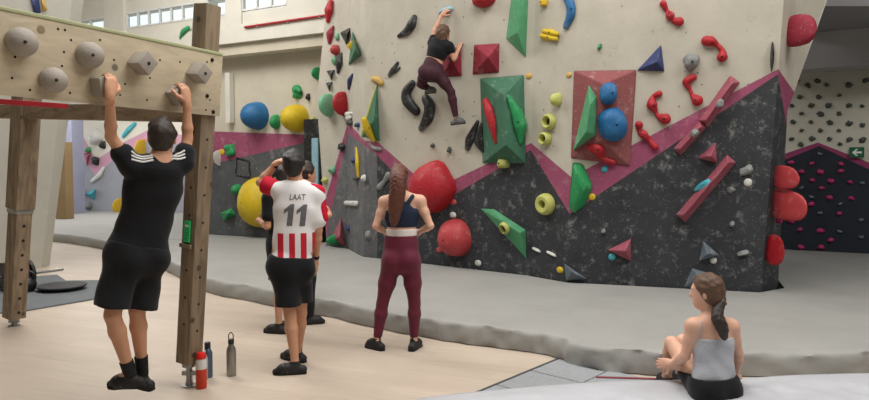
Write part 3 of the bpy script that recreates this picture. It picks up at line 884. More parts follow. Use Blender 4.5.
blob(744, 253, 12, 5, .05, H_grey, 'thin chalked grey hold near the lower right corner of the black wall', lump=.4, ang=12)
blob(603.5, 231, 5, 5, .05, H_grey, 'grey chalked knob above the dusty pink triangle', lump=.3)
for i, (x, y, w_, h_) in enumerate([(537, 250, 9, 3), (552, 254, 10, 3)]):
    blob(x, y, w_, h_, .03, H_white, ['thin chalky edge hold right of the green kite, nearer to it', 'thin chalky edge hold right of the green kite, further from it'][i], lump=.3, ang=-18, bolt=False)

# ---- holds on the narrow right side of the main wall
_c, _n = facet_plane(('F', 'G')); _n2 = facet_plane(('E', 'F'))[1]
SIDE = Flat((colp('F', 1.2) + colp('G', 1.2)) / 2 - _n * .06, (_n * .55 + _n2 * .45).normalized())
blob(797.5, 30.5, 30, 33, .22, H_dred, lift=.16, sink=.14, label= 'big dark red hold at the upper right end of the main wall', lump=.06, pw=2.4)
blob(779, 177.5, 19, 24, .24, H_sal, 'salmon red rounded hold on the wall end, uppermost of three', wall=SIDE, lump=.08, taper=-.25, lift=.2, sink=.26)
blob(781, 205, 26, 32, .34, H_sal, 'salmon red rounded hold on the wall end, the big middle one', wall=SIDE, lump=.05, pw=2.6, lift=.2, sink=.28)
blob(769, 250, 13, 31, .16, H_red, 'red rounded hold on the wall end, lowest of three', wall=SIDE, lump=.08, taper=-.2, lift=.24, sink=.28)
blob(779, 220, 6, 7, .08, H_mag, 'small pink knob under the big salmon hold on the wall end', wall=SIDE, lump=.2)

# ---- holds on the left return of the main wall
worm([(328.5, 21), (330, 11), (331.5, 3)], [2.2, 5, 3.2], H_red, 'red teardrop hold at the top of the left wall edge')
worm([(330, 42), (331, 34), (333.5, 27)], [2.2, 4.2, 1.4], H_dred, 'slim dark red hold on the left wall edge under the red teardrop')
blob(335, 50, 10, 11, .15, H_sal, 'round pinkish red hold below the slim dark red one', lump=.15)
blob(337.5, 37, 4.5, 8, .06, H_pgreen, 'small mint hold on the left return of the wall', lump=.3)
volume([(340.5, 33), (352.5, 26), (346.5, 45)], [(347, 34, .16)], H_black, 'dark triangular volume at the top of the left return')
volume([(353, 32), (361, 56), (349, 65)], [(355, 50, .2)], H_dgreen, 'dark green pyramid volume with a yellow hold on its flank')
blob(354, 46, 5.5, 11, .16, H_yel, 'small yellow hold on the dark green pyramid volume', lump=.3)
worm([(338.5, 72), (340, 63), (342, 54)], [1.8, 4, 1.6], H_black, 'long black hold below the dark triangular volume')
blob(334.5, 61, 6, 9, .07, H_pgreen, 'pale mint hold under the pinkish red one', lump=.25, seed=3)
volume([(327, 71), (335, 70), (331.5, 80)], [(331, 74, .1)], H_black, 'upper of two small black triangles on the left wall edge')
volume([(326, 83), (332.5, 82), (329.5, 91)], [(329, 86, .1)], H_black, 'lower of two small black triangles on the left wall edge')
worm([(349.5, 88), (351, 81), (353, 75)], [2, 3.4, 1.5], H_navy, 'dark blue pointed hold on the left return')
blob(326.5, 105.5, 15, 24, .3, H_pgreen, 'large pale mint ball hold on the left wall edge', lump=.04)
blob(340.5, 104, 15, 25, .3, H_red, 'large red ball hold beside the pale mint one', lump=.05)
worm([(374, 79), (379, 80), (382, 83)], [3, 3.6, 3], H_ochre, 'ochre butterfly-shaped hold at the corner of the white wall')
vt = volume([(377.5, 84), (380, 141), (362.5, 137)], [(374, 120, .17)], H_dgreen, 'tall dark green triangular volume on the wall corner')
worm([(377, 85), (369, 112), (361.5, 137)], [.9, 1.6, 1.0], H_lime, 'pale yellow edge strip along the tall dark green triangle')
worm([(366, 120), (369, 128), (374, 139)], [4, 5.6, 3], H_yel, 'yellow oval hold on the tall dark green triangle', wall=Wall(make_bvh(vt)), bolts=[(369, 128)])
worm([(357, 148), (359, 162), (359.5, 176)], [1.4, 3.4, 2.2], H_yel, 'thin yellow crescent hold on the grey left return')
blob(348.5, 116, 9, 9, .08, H_white, 'white star-like hold above the grey return', lump=.5, seed=2)
blob(357, 125, 6, 5, .07, H_navy, 'small dark blue hold right of the white star-like one', lump=.3)
blob(341.5, 147, 8, 8, .09, H_black, 'chunky black hold on the pink strip of the left return', lump=.4, seed=4)
blob(349.5, 123, 7, 6, .08, H_olive, 'dark hold right below the white star-like one', lump=.4, seed=7)
blob(332, 170, 8, 8, .09, H_pgreen, 'mint hold at the left of the grey return', lump=.3, seed=5)
blob(324.5, 180, 7, 6, .09, H_lime, 'small yellow-green hold by the left foot of the return', lump=.3, seed=6)
blob(353, 160.5, 4.5, 6, .06, H_navy, 'tiny dark blue hold beside the thin yellow crescent', lump=.2)
blob(356, 178, 7, 6, .08, H_olive, 'dark knob at the lower end of the thin yellow crescent', lump=.3)
blob(363.5, 178, 5, 7, .07, H_white, 'white knob at the lower end of the thin yellow crescent', lump=.2)
worm([(346.5, 203), (358, 203.5)], [2.6, 2.8], H_white, 'cream bar hold on the grey left return', bolts=[(353, 203)])
blob(348, 228, 4, 6, .05, H_navy, 'tiny blue hold low on the grey left return', lump=.2)
blob(368, 235, 7, 9, .08, H_grey, 'pale grey hold low on the wall corner', lump=.25)
worm([(371, 144), (374, 148), (381, 149)], [1.6, 2, 2], H_grey, 'grey hooked hold just under the tall dark green triangle')
worm([(389, 175), (385, 181), (380, 187)], [3.4, 2.2, 3], H_grey, 'grey bone-shaped hold behind the woman\'s ponytail')
volume([(341, 218), (345.5, 245), (329, 244)], [(340, 236, .22)], H_rose2, 'dusty pink triangular volume at the foot of the left return')
blob(334.5, 239.5, 13, 11, .3, H_green, 'green ball hold at the foot of the dusty pink volume', lump=.15, seed=3)

# ---- back left wall
blob(254.5, 116, 29, 28, .45, H_blue, 'big blue ball hold on the back left wall', wall=BACKL, lump=.02, pw=2.05)
blob(294.5, 118.5, 29, 28, .45, H_yel, 'big yellow ball hold on the back left wall right of the blue one', wall=BACKL, lump=.02, pw=2.05)
blob(258, 202, 42, 51, .5, H_yel, 'huge yellow dome hold low on the back left wall', wall=BACKL, lump=.02, pw=2.1)
blob(275, 122, 11, 15, .2, H_green, 'green oval hold between the blue and yellow balls', wall=BACKL, lump=.1)
blob(313, 121, 6, 9, .12, H_lime, 'lime hold at the right of the yellow ball', wall=BACKL, lump=.2)
blob(316, 73.5, 9, 13, .2, H_green, 'dark green round hold beside the left wall edge', wall=BACKL, lump=.1)
blob(298.5, 92, 9, 11, .12, H_green, 'green clover-shaped hold above the yellow ball', wall=BACKL, lump=.7, seed=5, ang=35)
blob(308, 97, 5, 7, .1, H_black, 'small dark hold beside the green clover-shaped one', wall=BACKL, lump=.4)
blob(231, 150.5, 9, 12, .12, H_green, 'green notched hold on the pink wedge near the post', wall=BACKL, lump=.5, seed=2, ang=25)
blob(236.5, 189.5, 11, 11, .2, H_green, 'green ball hold left of the huge yellow dome', wall=BACKL, lump=.05)
volume([(220, 213), (232, 208), (236, 215), (224, 221)], [(229, 213, .2)], H_green, 'green triangular hold low beside the post', wall=BACKL)
dot(221.5, 152, 3, H_gold, 'small orange knob on the pink wedge beside the post', wall=BACKL)
blob(217.5, 158, 6, 16, .2, H_white, 'white pointed hold peeping out beside the post', wall=BACKL, lump=.4, seed=3)
worm([(237, 158), (243, 159.5), (249, 161.5), (249.5, 169), (250, 177), (243, 176), (236.5, 174), (236.8, 166), (237, 158.3)], [.9] * 9, H_black, 'black square outline hold on the dark part of the back left wall', wall=BACKL)
worm([(180.5, 38), (184, 32), (189, 28)], [1.2, 2.8, 2.2], H_green, 'green slanted hold under the high windows', wall=Flat(W0 + wn * .45, wn))
# dark upright gap with a white pad next to the left return
bm = bmesh.new(); P = wp(316, 170, .12); bm_box(bm, Vector((P.x, P.y, MZ + 1.2)), .42, .2, 2.4, axes(wd, -wn, Vector((0, 0, 1))))
struct('trim_13', bm, H_black)
bm = bmesh.new(); P = wp(315.5, 164, .25); bm_box(bm, P, .15, .05, 1.0, axes(wd, -wn, Vector((0, 0, 1))), .01)
tag(finish('padded_strip', bm, H_pale, origin=P), 'tall narrow pale pad on the dark upright at the end of the back left wall', 'pad')

# ---- rear wall behind the hanging man
blob(97, 137, 12, 15, .3, H_white, 'white half-moon hold on the far rear wall', wall=REAR, lump=.15, ang=30)
blob(102.5, 145, 7, 8, .25, H_black, 'black hold right of the white half-moon, upper of two', wall=REAR, lump=.4)
blob(95.5, 161, 8, 9, .25, H_black, 'black hold below the white half-moon, lower of two', wall=REAR, lump=.4, seed=2)
volume([(84, 153), (91, 153), (87, 166)], [(87, 157, .3)], H_rose2, 'pink triangle on the far rear wall beside the lilac pillar', wall=REAR)
volume([(84, 194), (96, 189), (95, 200)], [(91, 194, .3)], H_teal, 'teal triangular volume low on the far rear wall', wall=REAR)
volume([(76, 190), (83, 189), (79, 200)], [(79, 193, .3)], H_mag, 'magenta triangular volume low on the far rear wall', wall=REAR)
blob(88, 206, 9, 7, .25, H_grey, 'grey lump at the foot of the far rear wall', wall=REAR, lump=.3)
worm([(93, 181), (100, 175), (104, 168)], [2, 2.6, 1.6], H_white, 'pale slanted hold in the middle of the far rear wall', wall=REAR)
blob(141, 148, 9, 18, .5, H_gold, 'yellow ball hold beside the hanging man\'s head', wall=REAR, lump=.05)
blob(119, 206, 8, 17, .5, H_gold, 'yellow ball hold left of the hanging man\'s waist', wall=REAR, lump=.05)
worm([(124, 136), (129, 130), (135, 124)], [2, 2.6, 2], H_teal, 'teal slanted hold seen under the board by the raised left arm', wall=REAR)
blob(88, 150, 7, 6, .2, H_lgreen, 'small pale green hold on the far rear wall near the lilac pillar', wall=REAR, lump=.2)
# stickers of blue and orange on the pale left panel
# ---- far right wall: rows of small dark holds above, magenta ones below
ORD = ['first', 'second', 'third', 'fourth', 'fifth', 'sixth', 'seventh', 'eighth', 'ninth']
dark_rows = [[(797, 80.5), (808, 85.5), (817.5, 81), (826.5, 85), (849, 85), (866, 80.5)],
             [(799.5, 97), (818.5, 97), (839.5, 95.5)],
             [(791.5, 105.5), (811, 105.5), (828.5, 105.5), (849, 105.5), (862, 106)],
             [(801.5, 113.5), (820.5, 114), (839, 113.5)],
             [(793, 122), (811, 122), (830, 122.5), (849, 123.5), (862.5, 125)],
             [(801.5, 130.5), (820.5, 130.5), (839, 130.5)],
             [(791.5, 139), (812, 138.5), (829.5, 139), (849.5, 139.5), (862.5, 140)],
             [(801, 144.5), (840, 144)]]
proto = {}
def small_hold(kind, seed, m, w, h, d):
    """local mesh on a wall facing -Y: x right, z up."""
    bm = bmesh.new(); bmesh.ops.create_icosphere(bm, subdivisions=2, radius=1)
    for v in bm.verts:
        q = v.co * (1 + .45 * noise.noise(v.co * 1.6 + Vector((seed * 4.1, seed, 2))))
        v.co = Vector((q.x * w / 2, min(-.0015, -q.z * d), q.y * h / 2))
    bmesh.ops.recalc_face_normals(bm, faces=bm.faces)
    me = bpy.data.meshes.new(kind); bm.to_mesh(me); bm.free(); me.materials.append(m)
    for p in me.polygons: p.use_smooth = True
    return me
rot_r = math.atan2(rn.x, -rn.y)
def put(me, name, px, py, label, group, sc=1.0, roll=0.0):
    o = bpy.data.objects.new(name, me); COL.objects.link(o)
    o.location = rp(px, py); o.rotation_euler = (0, roll, rot_r); o.scale = (sc, 1, sc)
    tag(o, label, 'climbing hold', group)
dm = [small_hold('hold_dark', i, H_olive, .085, .07, .06) for i in range(4)]
rr = random.Random(5)
for i, row in enumerate(dark_rows):
    for j, (x, y) in enumerate(row):
        put(dm[(i * 3 + j) % 4], 'climbing_hold', x, y, 'small dark hold, %s from the left in the %s row on the far white wall' % (ORD[j], ORD[i]), 'small dark holds on the far white wall', .8 + .5 * rr.random(), rr.uniform(-.6, .6))
mag_rows = [[(791.5, 162.5), (811.5, 163.5), (841, 164)],
            [(801.5, 171.5), (820.5, 172), (840.5, 171)],
            [(792.5, 180), (812, 180), (831, 181), (850, 182)],
            [(821.5, 188)], [(829.5, 197.5), (851, 198)],
            [(811, 204)], [(801.5, 213), (839, 213.5)], [(791, 221)], [(800, 229.5), (820, 230.5)], [(830.5, 240)], [(801, 247), (821, 247)]]
mm = [small_hold('hold_magenta', i + 9, H_mag, .11, .075, .06) for i in range(4)]
for i, row in enumerate(mag_rows):
    o_ = (ORD + ['tenth', 'eleventh'])[i]
    for j, (x, y) in enumerate(row):
        put(mm[(i * 3 + j) % 4], 'climbing_hold', x, y, 'small magenta hold, %s from the left in the %s row of the far dark wall' % (ORD[j], o_), 'small magenta holds on the far dark wall', .85 + .4 * rr.random(), rr.uniform(-.5, .5))
teal_pts = [(801.5, 188, 'under the third magenta row, leftmost'), (811.5, 197, 'at the middle height, left of centre'), (840, 204, 'at the middle height, right of centre'), (820, 213, 'in the lower half, at the centre'),
            (840, 231.5, 'near the lower right'), (861, 220, 'at the right in the lower half'), (861, 237, 'at the right, lowest'), (820, 154, 'at the peak of the dark shape'), (862, 183, 'at the right in the upper half')]
gm = [small_hold('hold_slate', i + 19, H_bluegrey, .09, .06, .05) for i in range(3)]
for j, (x, y, w_) in enumerate(teal_pts):
    put(gm[j % 3], 'climbing_hold', x, y, 'slate grey hold on the far dark wall, ' + w_, 'small slate holds on the far dark wall', 1, rr.uniform(-.5, .5))
# green exit sign with a white left arrow
P = rp(856.5, 152.5) + rn * .05; s = px2m(P)
rd = Vector((0, 0, 1)).cross(rn).normalized()
es = empty('exit_sign', P, 'green emergency exit sign with a white left arrow on the far right wall', 'sign')
bm = bmesh.new(); bm_box(bm, P, 12.5 * s, .03, 10.5 * s, axes(rd, -rn, Vector((0, 0, 1))), .004)
finish('sign_plate', bm, mat('sign_green', (20, 96, 62), .4, .02, 2), parent=es)
bm = bmesh.new()
pts = [(-4.2, 0), (-.6, 3.4), (1.2, 3.4), (-1.2, 1.0), (4.2, 1.0), (4.2, -1.0), (-1.2, -1.0), (1.2, -3.4), (-.6, -3.4)]
vs = [bm.verts.new(P + rn * .0165 + rd * (x * s) + Vector((0, 0, y * s))) for x, y in pts]
f = bm.faces.new(vs); ex = bmesh.ops.extrude_face_region(bm, geom=[f]); bmesh.ops.translate(bm, verts=[v for v in ex['geom'] if isinstance(v, bmesh.types.BMVert)], vec=rn * .004)
bmesh.ops.triangulate(bm, faces=[f for f in bm.faces if len(f.verts) > 4])
finish('arrow', bm, mat('sign_white', (235, 240, 235), .5, .01, 2), parent=es)
# ================================================================ wooden training frame with its board
def wood_mat(name, rgb, rough=.6, grain=(1, 1, 9), dark=.55, knots=True):
    m = bpy.data.materials.new(name); m.use_nodes = True
    nt = m.node_tree; N = nt.nodes; L = nt.links; b = N['Principled BSDF']
    tc = N.new('ShaderNodeTexCoord'); mp = N.new('ShaderNodeMapping'); mp.inputs['Scale'].default_value = grain
    L.new(tc.outputs['Object'], mp.inputs[0])
    n = N.new('ShaderNodeTexNoise'); n.inputs['Scale'].default_value = 3.5; n.inputs['Detail'].default_value = 8; n.inputs['Distortion'].default_value = .9
    L.new(mp.outputs[0], n.inputs[0])
    r = N.new('ShaderNodeValToRGB'); c = lin(rgb)
    r.color_ramp.elements[0].position = .32; r.color_ramp.elements[0].color = (*[x * dark for x in c], 1)
    r.color_ramp.elements[1].position = .62; r.color_ramp.elements[1].color = (*c, 1)
    L.new(n.outputs[0], r.inputs[0])
    col = r.outputs[0]
    if knots:
        v = N.new('ShaderNodeTexVoronoi'); v.inputs['Scale'].default_value = 4.5; L.new(tc.outputs['Object'], v.inputs[0])
        mr = N.new('ShaderNodeMapRange'); mr.inputs[1].default_value = .07; mr.inputs[2].default_value = .12; L.new(v.outputs['Distance'], mr.inputs[0])
        x = N.new('ShaderNodeMix'); x.data_type = 'RGBA'; L.new(mr.outputs[0], x.inputs[0]); x.inputs[6].default_value = (*[q * .3 for q in c], 1); L.new(col, x.inputs[7]); col = x.outputs[2]
    L.new(col, b.inputs['Base Color']); b.inputs['Roughness'].default_value = rough; b.inputs['Specular IOR Level'].default_value = .3
    bp = N.new('ShaderNodeBump'); bp.inputs['Strength'].default_value = .2; bp.inputs['Distance'].default_value = .004
    L.new(n.outputs[0], bp.inputs['Height']); L.new(bp.outputs[0], b.inputs['Normal'])
    return m
M_beamw = wood_mat('timber_beam', (142, 124, 102), .65, (6, 6, .8))
M_beamh = wood_mat('timber_crossbeam', (150, 130, 106), .65, (1, 1, 5))
M_ply = wood_mat('birch_plywood', (200, 185, 158), .55, (1.2, 1.2, 4.2), .80)
M_steel = mat('galvanised_steel', (150, 152, 152), .35, .05, 10, metal=.8)
M_hole = mat('drilled_hole', (24, 20, 16), .8, .05, 10)
M_cgrey2 = mat('training_hold_grey', (158, 150, 140), .7, .05, 8, .3, 70, .3, dark=.3, chscale=6)

UB = Vector((.46, .888, 0)).normalized()          # along the board, away from the camera
NB = Vector((UB.y, -UB.x, 0))                     # towards the climber
PF = atz(189, 386, 0)                             # foot of the near post
def solve_lean(P, px, py):
    lo, hi = -.3, .5
    for _ in range(60):
        m = (lo + hi) / 2
        # height along which the axis reaches pixel row py
        z0, z1 = 0.0, 5.0
        for _ in range(50):
            zm = (z0 + z1) / 2
            q = P + (NB * m + Vector((0, 0, 1))) * zm
            if proj(q)[1] > py: z0 = zm
            else: z1 = zm
        if proj(P + (NB * m + Vector((0, 0, 1))) * z0)[0] < px: lo = m
        else: hi = m
    return lo, z0
PB = at(189, 362, PF.y)
LB, HB = solve_lean(PB, 207.5, 5)
TB_ = (NB * LB + Vector((0, 0, 1))).normalized()
NBT = UB.cross(TB_); 
if NBT.dot(NB) < 0: NBT = -NBT
print('lean', LB, 'post height', HB)
A_ = .132
rig = empty('training_rig', PF, 'timber training rig with a leaning plywood board of grey holds on drilled posts', 'training rig')
def beam_obj(name, c, ax, lx, ly, lz, m, bev=.006, parent=rig):
    bm = bmesh.new(); bm_box(bm, c, lx, ly, lz, ax, bev); return finish(name, bm, m, parent=parent, auto=.6)
AX = axes(UB, NBT, TB_)
beam_obj('post', PB + TB_ * (HB / 2 / TB_.z), AX, A_, A_, HB / TB_.z, M_beamw)
# board
bo = PB + NBT * (A_ / 2 + .002)
def bpt(px, py, off=0.0): return onplane(px, py, bo + NBT * off, NBT)
e1 = bpt(221, 90, .03)
c00 = bpt(0, 97, .03); c01 = bpt(0, 10, .03)
def bc(P): v = P - bo; return v.dot(UB), v.dot(TB_)
u1 = bc(e1)[0]; t0 = .5 * (bc(bpt(40, 99.5, .03))[1] + bc(bpt(200, 114, .03))[1]); t1 = .5 * (bc(bpt(20, 13.5, .03))[1] + bc(bpt(190, 50, .03))[1])
u0 = bc(bpt(-60, 60, .03))[0]
print('board', u0, u1, t0, t1, [bc(bpt(x, y, .03))[1] for x, y in ((40, 99.5), (200, 114), (20, 13.5), (190, 50))])
def B3(u, t, n=0.0): return bo + UB * u + TB_ * t + NBT * n
board = beam_obj('board', B3((u0 + u1) / 2, (t0 + t1) / 2, .015), AX, u1 - u0, .03, t1 - t0, M_ply, .002)
beam_obj('edge_strip', B3((u0 + u1) / 2, t1 + .012, .0), AX, u1 - u0, .07, .022, mat('pale_green_edge', (176, 180, 140), .7, .06, 6))
holes = [(40, 30), (58, 29), (65, 30), (35, 50), (64, 52), (15, 57), (71, 40), (114, 60), (160, 60), (150, 78), (207, 62), (207, 78), (210, 100), (206, 110), (120, 95), (30, 90), (70, 93), (147, 100), (100, 40), (125, 84), (180, 62), (12, 78), (62, 66)]
for x, y in holes:
    bm = bmesh.new(); q = bpt(x, y, .0302); bm_lathe(bm, q, [(.007, -.004), (.007, .0006)], UB, TB_, NBT, 10)
    finish('bolt_hole', bm, M_hole, parent=board)
bm = bmesh.new(); q = bpt(41, 29.5, .0302); bm_lathe(bm, q, [(.022, -.006), (.022, .001), (.016, .0012)], UB, TB_, NBT, 14)
finish('plug', bm, mat('wood_plug', (150, 128, 100), .6), parent=board)
def nail(px, py):
    q = bpt(px, py, .03); bm = bmesh.new(); bm_lathe(bm, q, [(.014, -.003), (.014, .006), (.006, .008)], UB, TB_, NBT, 8); finish('bolt', bm, M_bolt, parent=board)
nail(207, 96); nail(212, 60); nail(213, 112)
# rear post of the frame, telescoping, and the cross beam between the posts
QF = atz(13, 326, 0); QB = at(14, 317.5, QF.y)
LQ, HQ = solve_lean(QB, 26, 112)
TQ = (NB * LQ + Vector((0, 0, 1))).normalized(); NQ = UB.cross(TQ); NQ = NQ if NQ.dot(NB) > 0 else -NQ
AXQ = axes(UB, NQ, TQ)
zsp = (at(20, 208, QF.y).z - QB.z) / TQ.z
beam_obj('lower_post', QB + TQ * (zsp / 2 + .1), AXQ, .155, .155, zsp + .2, M_beamw)
beam_obj('upper_post', QB + TQ * (zsp + .66), AXQ, .19, .19, 1.32, M_beamw)
for k in range(11):
    t = .07 + k * .15
    if t < zsp:
        bm = bmesh.new(); bm_lathe(bm, QB + TQ * t + NQ * .0777, [(.016, -.01), (.016, .0006)], UB, TQ, NQ, 10)
        finish('bolt_hole', bm, M_hole, parent=rig)
beam_obj('collar', QB + TQ * (zsp - .02), AXQ, .17, .17, .05, M_steel, .004)
for k in range(8):
    t = .25 + k * .2
    bm = bmesh.new(); bm_lathe(bm, PB + TB_ * t + NBT * (A_ / 2 + .0002), [(.010, -.01), (.010, .0006)], UB, TB_, NBT, 10); finish('bolt_hole', bm, M_hole, parent=rig)
    bm = bmesh.new(); bm_lathe(bm, PB + TB_ * (t + .05) - UB * (A_ / 2 + .0002), [(.010, -.01), (.010, .0006)], TB_, NBT, -UB, 10); finish('bolt_hole', bm, M_hole, parent=rig)
# cross beam behind the board's lower edge
ca = at(205, 113, (PB + TB_ * 1.9).y + .02); cb_ = at(26, 112, (QB + TQ * 2.0).y)
dcb = (cb_ - ca).normalized(); ca2 = ca - dcb * .02; cb2 = cb_ + dcb * 1.2
bu = Vector((0, 0, 1)); bs = dcb.cross(bu).normalized(); bu = bs.cross(dcb).normalized()
beam_obj('cross_beam', (ca2 + cb2) / 2, axes(dcb, bs, bu), (cb2 - ca2).length, .14, .135, M_beamh)
# long beam behind the board, along it
beam_obj('rail', B3((u0 + u1) / 2 - .1, t0 + .10, -.075), AX, u1 - u0 - .1, .12, .16, M_beamh)
# red ratchet strap along the underside
sa, sb = B3(bc(bpt(64, 105, -.02))[0], t0 - .012, -.05), None
bm = bmesh.new(); q0 = at(66, 106.2, B3(0, 0).y - .55); q1 = at(-30, 99.5, q0.y - .75)
d_ = (q1 - q0).normalized(); s_ = d_.cross(Vector((0, 0, 1))).normalized()
bm_box(bm, (q0 + q1) / 2, (q1 - q0).length, .03, .030, axes(d_, s_, s_.cross(d_)), .003)
finish('strap', bm, mat('red_strap', (160, 28, 40), .6), parent=rig)
# steel feet
for nm, P, PBx in (('foot', PF, PB), ('foot', QF, QB)):
    bm = bmesh.new(); c = Vector((PBx.x, PBx.y, 0))
    bm_lathe(bm, c, [(.055, 0), (.055, .010), (.03, .014), (.022, .05), (.022, max(.06, PBx.z - .035)), (.05, max(.065, PBx.z - .03)), (.05, max(.07, PBx.z + .004))], Vector((1, 0, 0)), Vector((0, 1, 0)), Vector((0, 0, 1)), 20)
    bm_box(bm, c + Vector((0, 0, max(.04, PBx.z * .55))), .10, .03, .03)
    finish(nm, bm, M_steel, parent=rig, auto=.6)
# green tag on the near post, in a small wooden holder
tg0 = onplane(187.3, 231.5, PB - UB * (A_ / 2 + .012), UB)
tt = empty('tag', tg0, 'green tag card with a white mark held on the near post', 'tag')
ax_t = axes(NBT, -UB, TB_)
bm = bmesh.new(); bm_box(bm, tg0, .052, .016, .155, ax_t, .003); finish('card', bm, mat('tag_green', (30, 186, 106), .45, .03, 4), parent=tt)
bm = bmesh.new()
for k, (x, w) in enumerate(((-.010, .010), (.002, .008), (.013, .010))):
    bm_box(bm, tg0 - UB * .009 + TB_ * .042 + NBT * x, w, .002, .014, ax_t)
finish('printed_mark', bm, mat('tag_white', (230, 240, 232), .5, .02), parent=tt)
bm = bmesh.new()
for k in range(3):
    bm_box(bm, tg0 - UB * .009 - TB_ * (.005 + k * .022), .028, .002, .003, ax_t)
finish('printed_lines', bm, mat('tag_dark_green', (16, 96, 60), .5, .02), parent=tt)
hp = onplane(185.5, 246, PB - UB * (A_ / 2 + .014), UB)
bm = bmesh.new(); bm_box(bm, hp, .11, .022, .03, ax_t, .006); finish('holder', bm, M_beamh, parent=tt)
# the grey training holds on the board
def sphere_hold(px, py, rpx, label):
    P = bpt(px, py, .0305); s = px2m(P); R = rpx * s
    bm = bmesh.new(); bmesh.ops.create_icosphere(bm, subdivisions=4, radius=R)
    for v in bm.verts:
        q = v.co.copy(); v.co = P + UB * q.x + TB_ * q.y + NBT * max(.001, q.z + R * .45)
    o = finish('training_hold', bm, M_cgrey2, origin=P, auto=1.2); tag(o, label, 'climbing hold')
    q, nn, _, _ = make_bvh(o).ray_cast(P + NBT * 1 + UB * .0 + TB_ * .01, -NBT)
    q, nn, _, _ = make_bvh(o).ray_cast(CAM, ray(px + rpx * .5, py).normalized())
    if q is not None: add_bolt(o, q + nn * .001, nn, .008)
    return o
sphere_hold(18, 42, 14.5, 'grey ball hold at the left end of the board, the big upper one')
sphere_hold(50, 80, 12.8, 'grey ball hold low on the board left of the man\'s gripping hand')
sphere_hold(86.5, 55, 13, 'grey ball hold in the upper middle of the board')
def cube_hold(px, py, side, ang, label, dep=.11):
    P = bpt(px, py, .0305); s = px2m(P); L = side * s
    ca, sn = math.cos(math.radians(ang)), math.sin(math.radians(ang))
    x = UB * ca + TB_ * sn; y = TB_ * ca - UB * sn
    bm = bmesh.new(); bm_box(bm, P + NBT * (dep / 2 + .001), L, L, dep, axes(x, y, NBT), .008)
    for v in bm.verts:
        v.co = v.co
    o = finish('training_hold', bm, M_cgrey2, origin=P, auto=.6); tag(o, label, 'climbing hold')
    add_bolt(o, P + NBT * (dep + .001), NBT, .010)
    return o
cube_hold(136.5, 63, 17, 52, 'grey cube hold turned on its corner in the middle of the board')
cube_hold(193.5, 73, 15, 55, 'grey cube hold turned on its corner at the right end of the board')
cube_hold(99, 86.5, 19, 12, 'grey block hold gripped by the hanging man\'s left hand', .09)
cube_hold(174, 94.5, 17, 40, 'grey block hold gripped by the hanging man\'s right hand', .09)
# ================================================================ floor mats, weights, bottles, foreground pad
M_rub = mat('grey_rubber_mat', (104, 108, 112), .75, .06, 4, .2, 60, .3)
ex = [atz(x, y, 0) for x, y in ((-60, 318), (20, 312.5), (99, 299), (101, 281), (66, 281.5), (57, 275.5), (-60, 286))]
bm = bmesh.new(); bm_prism(bm, [(p.x, p.y) for p in ex], .0, .016)
tag(finish('exercise_mat', bm, M_rub, origin=(ex[0].x, ex[0].y, 0)), 'grey rubber exercise mat on the wooden floor under the barbell', 'mat')
M_iron = mat('black_iron', (26, 27, 28), .45, .1, 10); M_chrome = mat('chrome_bar', (205, 205, 205), .22, .03, 5, metal=1)
Z16 = .0165
# barbell: bar from behind the rear post to the right
b0 = atz(0, 283, Z16); yb = b0.y
R1 = .155
pr = at(62, 270, 8.9); pl = at(14, 278.5, 8.55)
bz = Z16 + .19
def onz(px, py, z): return atz(px, py, z)
e_r, e_l = onz(62.5, 269.5, bz), onz(-30, 281, bz)
dv = (e_r - e_l).normalized(); dv.z = 0; dv.normalize()
e_r.z = e_l.z = bz
bb = empty('barbell', (e_l + e_r) / 2 - Vector((0, 0, bz - Z16)), 'barbell with black plates lying on the grey rubber mat behind the rear post', 'barbell')
bm = bmesh.new(); bm_tube(bm, [e_l, e_l.lerp(e_r, .5), e_r], [.019] * 3, 14); finish('bar', bm, M_chrome, parent=bb, smooth=True)
pu, pv = dv.cross(Vector((0, 0, 1))).normalized(), Vector((0, 0, 1))
def plate(t, R, w):
    c = e_l.lerp(e_r, t); bm = bmesh.new()
    bm_lathe(bm, c, [(R * .25, -w / 2), (R * .8, -w * .35), (R * .84, -w / 2), (R, -w * .4), (R, w * .4), (R * .84, w / 2), (R * .8, w * .35), (R * .3, w * .4), (R * .25, w / 2)], pu, pv, dv, 32)
    finish('weight_plate', bm, M_iron, parent=bb, auto=.6)
def tpx(px):
    best = min(range(101), key=lambda k: abs(proj(e_l.lerp(e_r, k / 100))[0] - px)); return best / 100
plate(tpx(28), .19, .05); plate(tpx(22), .185, .05); plate(tpx(4), .185, .05)
bm = bmesh.new(); c = e_l.lerp(e_r, tpx(33)); bm_lathe(bm, c, [(.03, -.025), (.035, -.02), (.035, .02), (.03, .025)], pu, pv, dv, 16); finish('collar', bm, M_chrome, parent=bb, auto=.6)
# kettlebell next to the plates
k0 = atz(29, 291, Z16); kb = empty('kettlebell', k0, 'black round kettlebell on the rubber mat beside the barbell plates', 'kettlebell')
bm = bmesh.new(); bmesh.ops.create_icosphere(bm, subdivisions=3, radius=.105)
for v in bm.verts: v.co = Vector((v.co.x, v.co.y, max(v.co.z, -.085))) + k0 + Vector((0, -.02, .086))
finish('bell', bm, M_iron, parent=kb, smooth=True)
bm = bmesh.new(); h = k0 + Vector((0, -.02, .165)); bm_tube(bm, catmull([h + Vector((-.07, 0, 0)), h + Vector((-.085, 0, .06)), h + Vector((0, 0, .10)), h + Vector((.085, 0, .06)), h + Vector((.07, 0, 0))], 5), [.016] * 21, 10)
finish('handle', bm, M_iron, parent=kb, smooth=True)
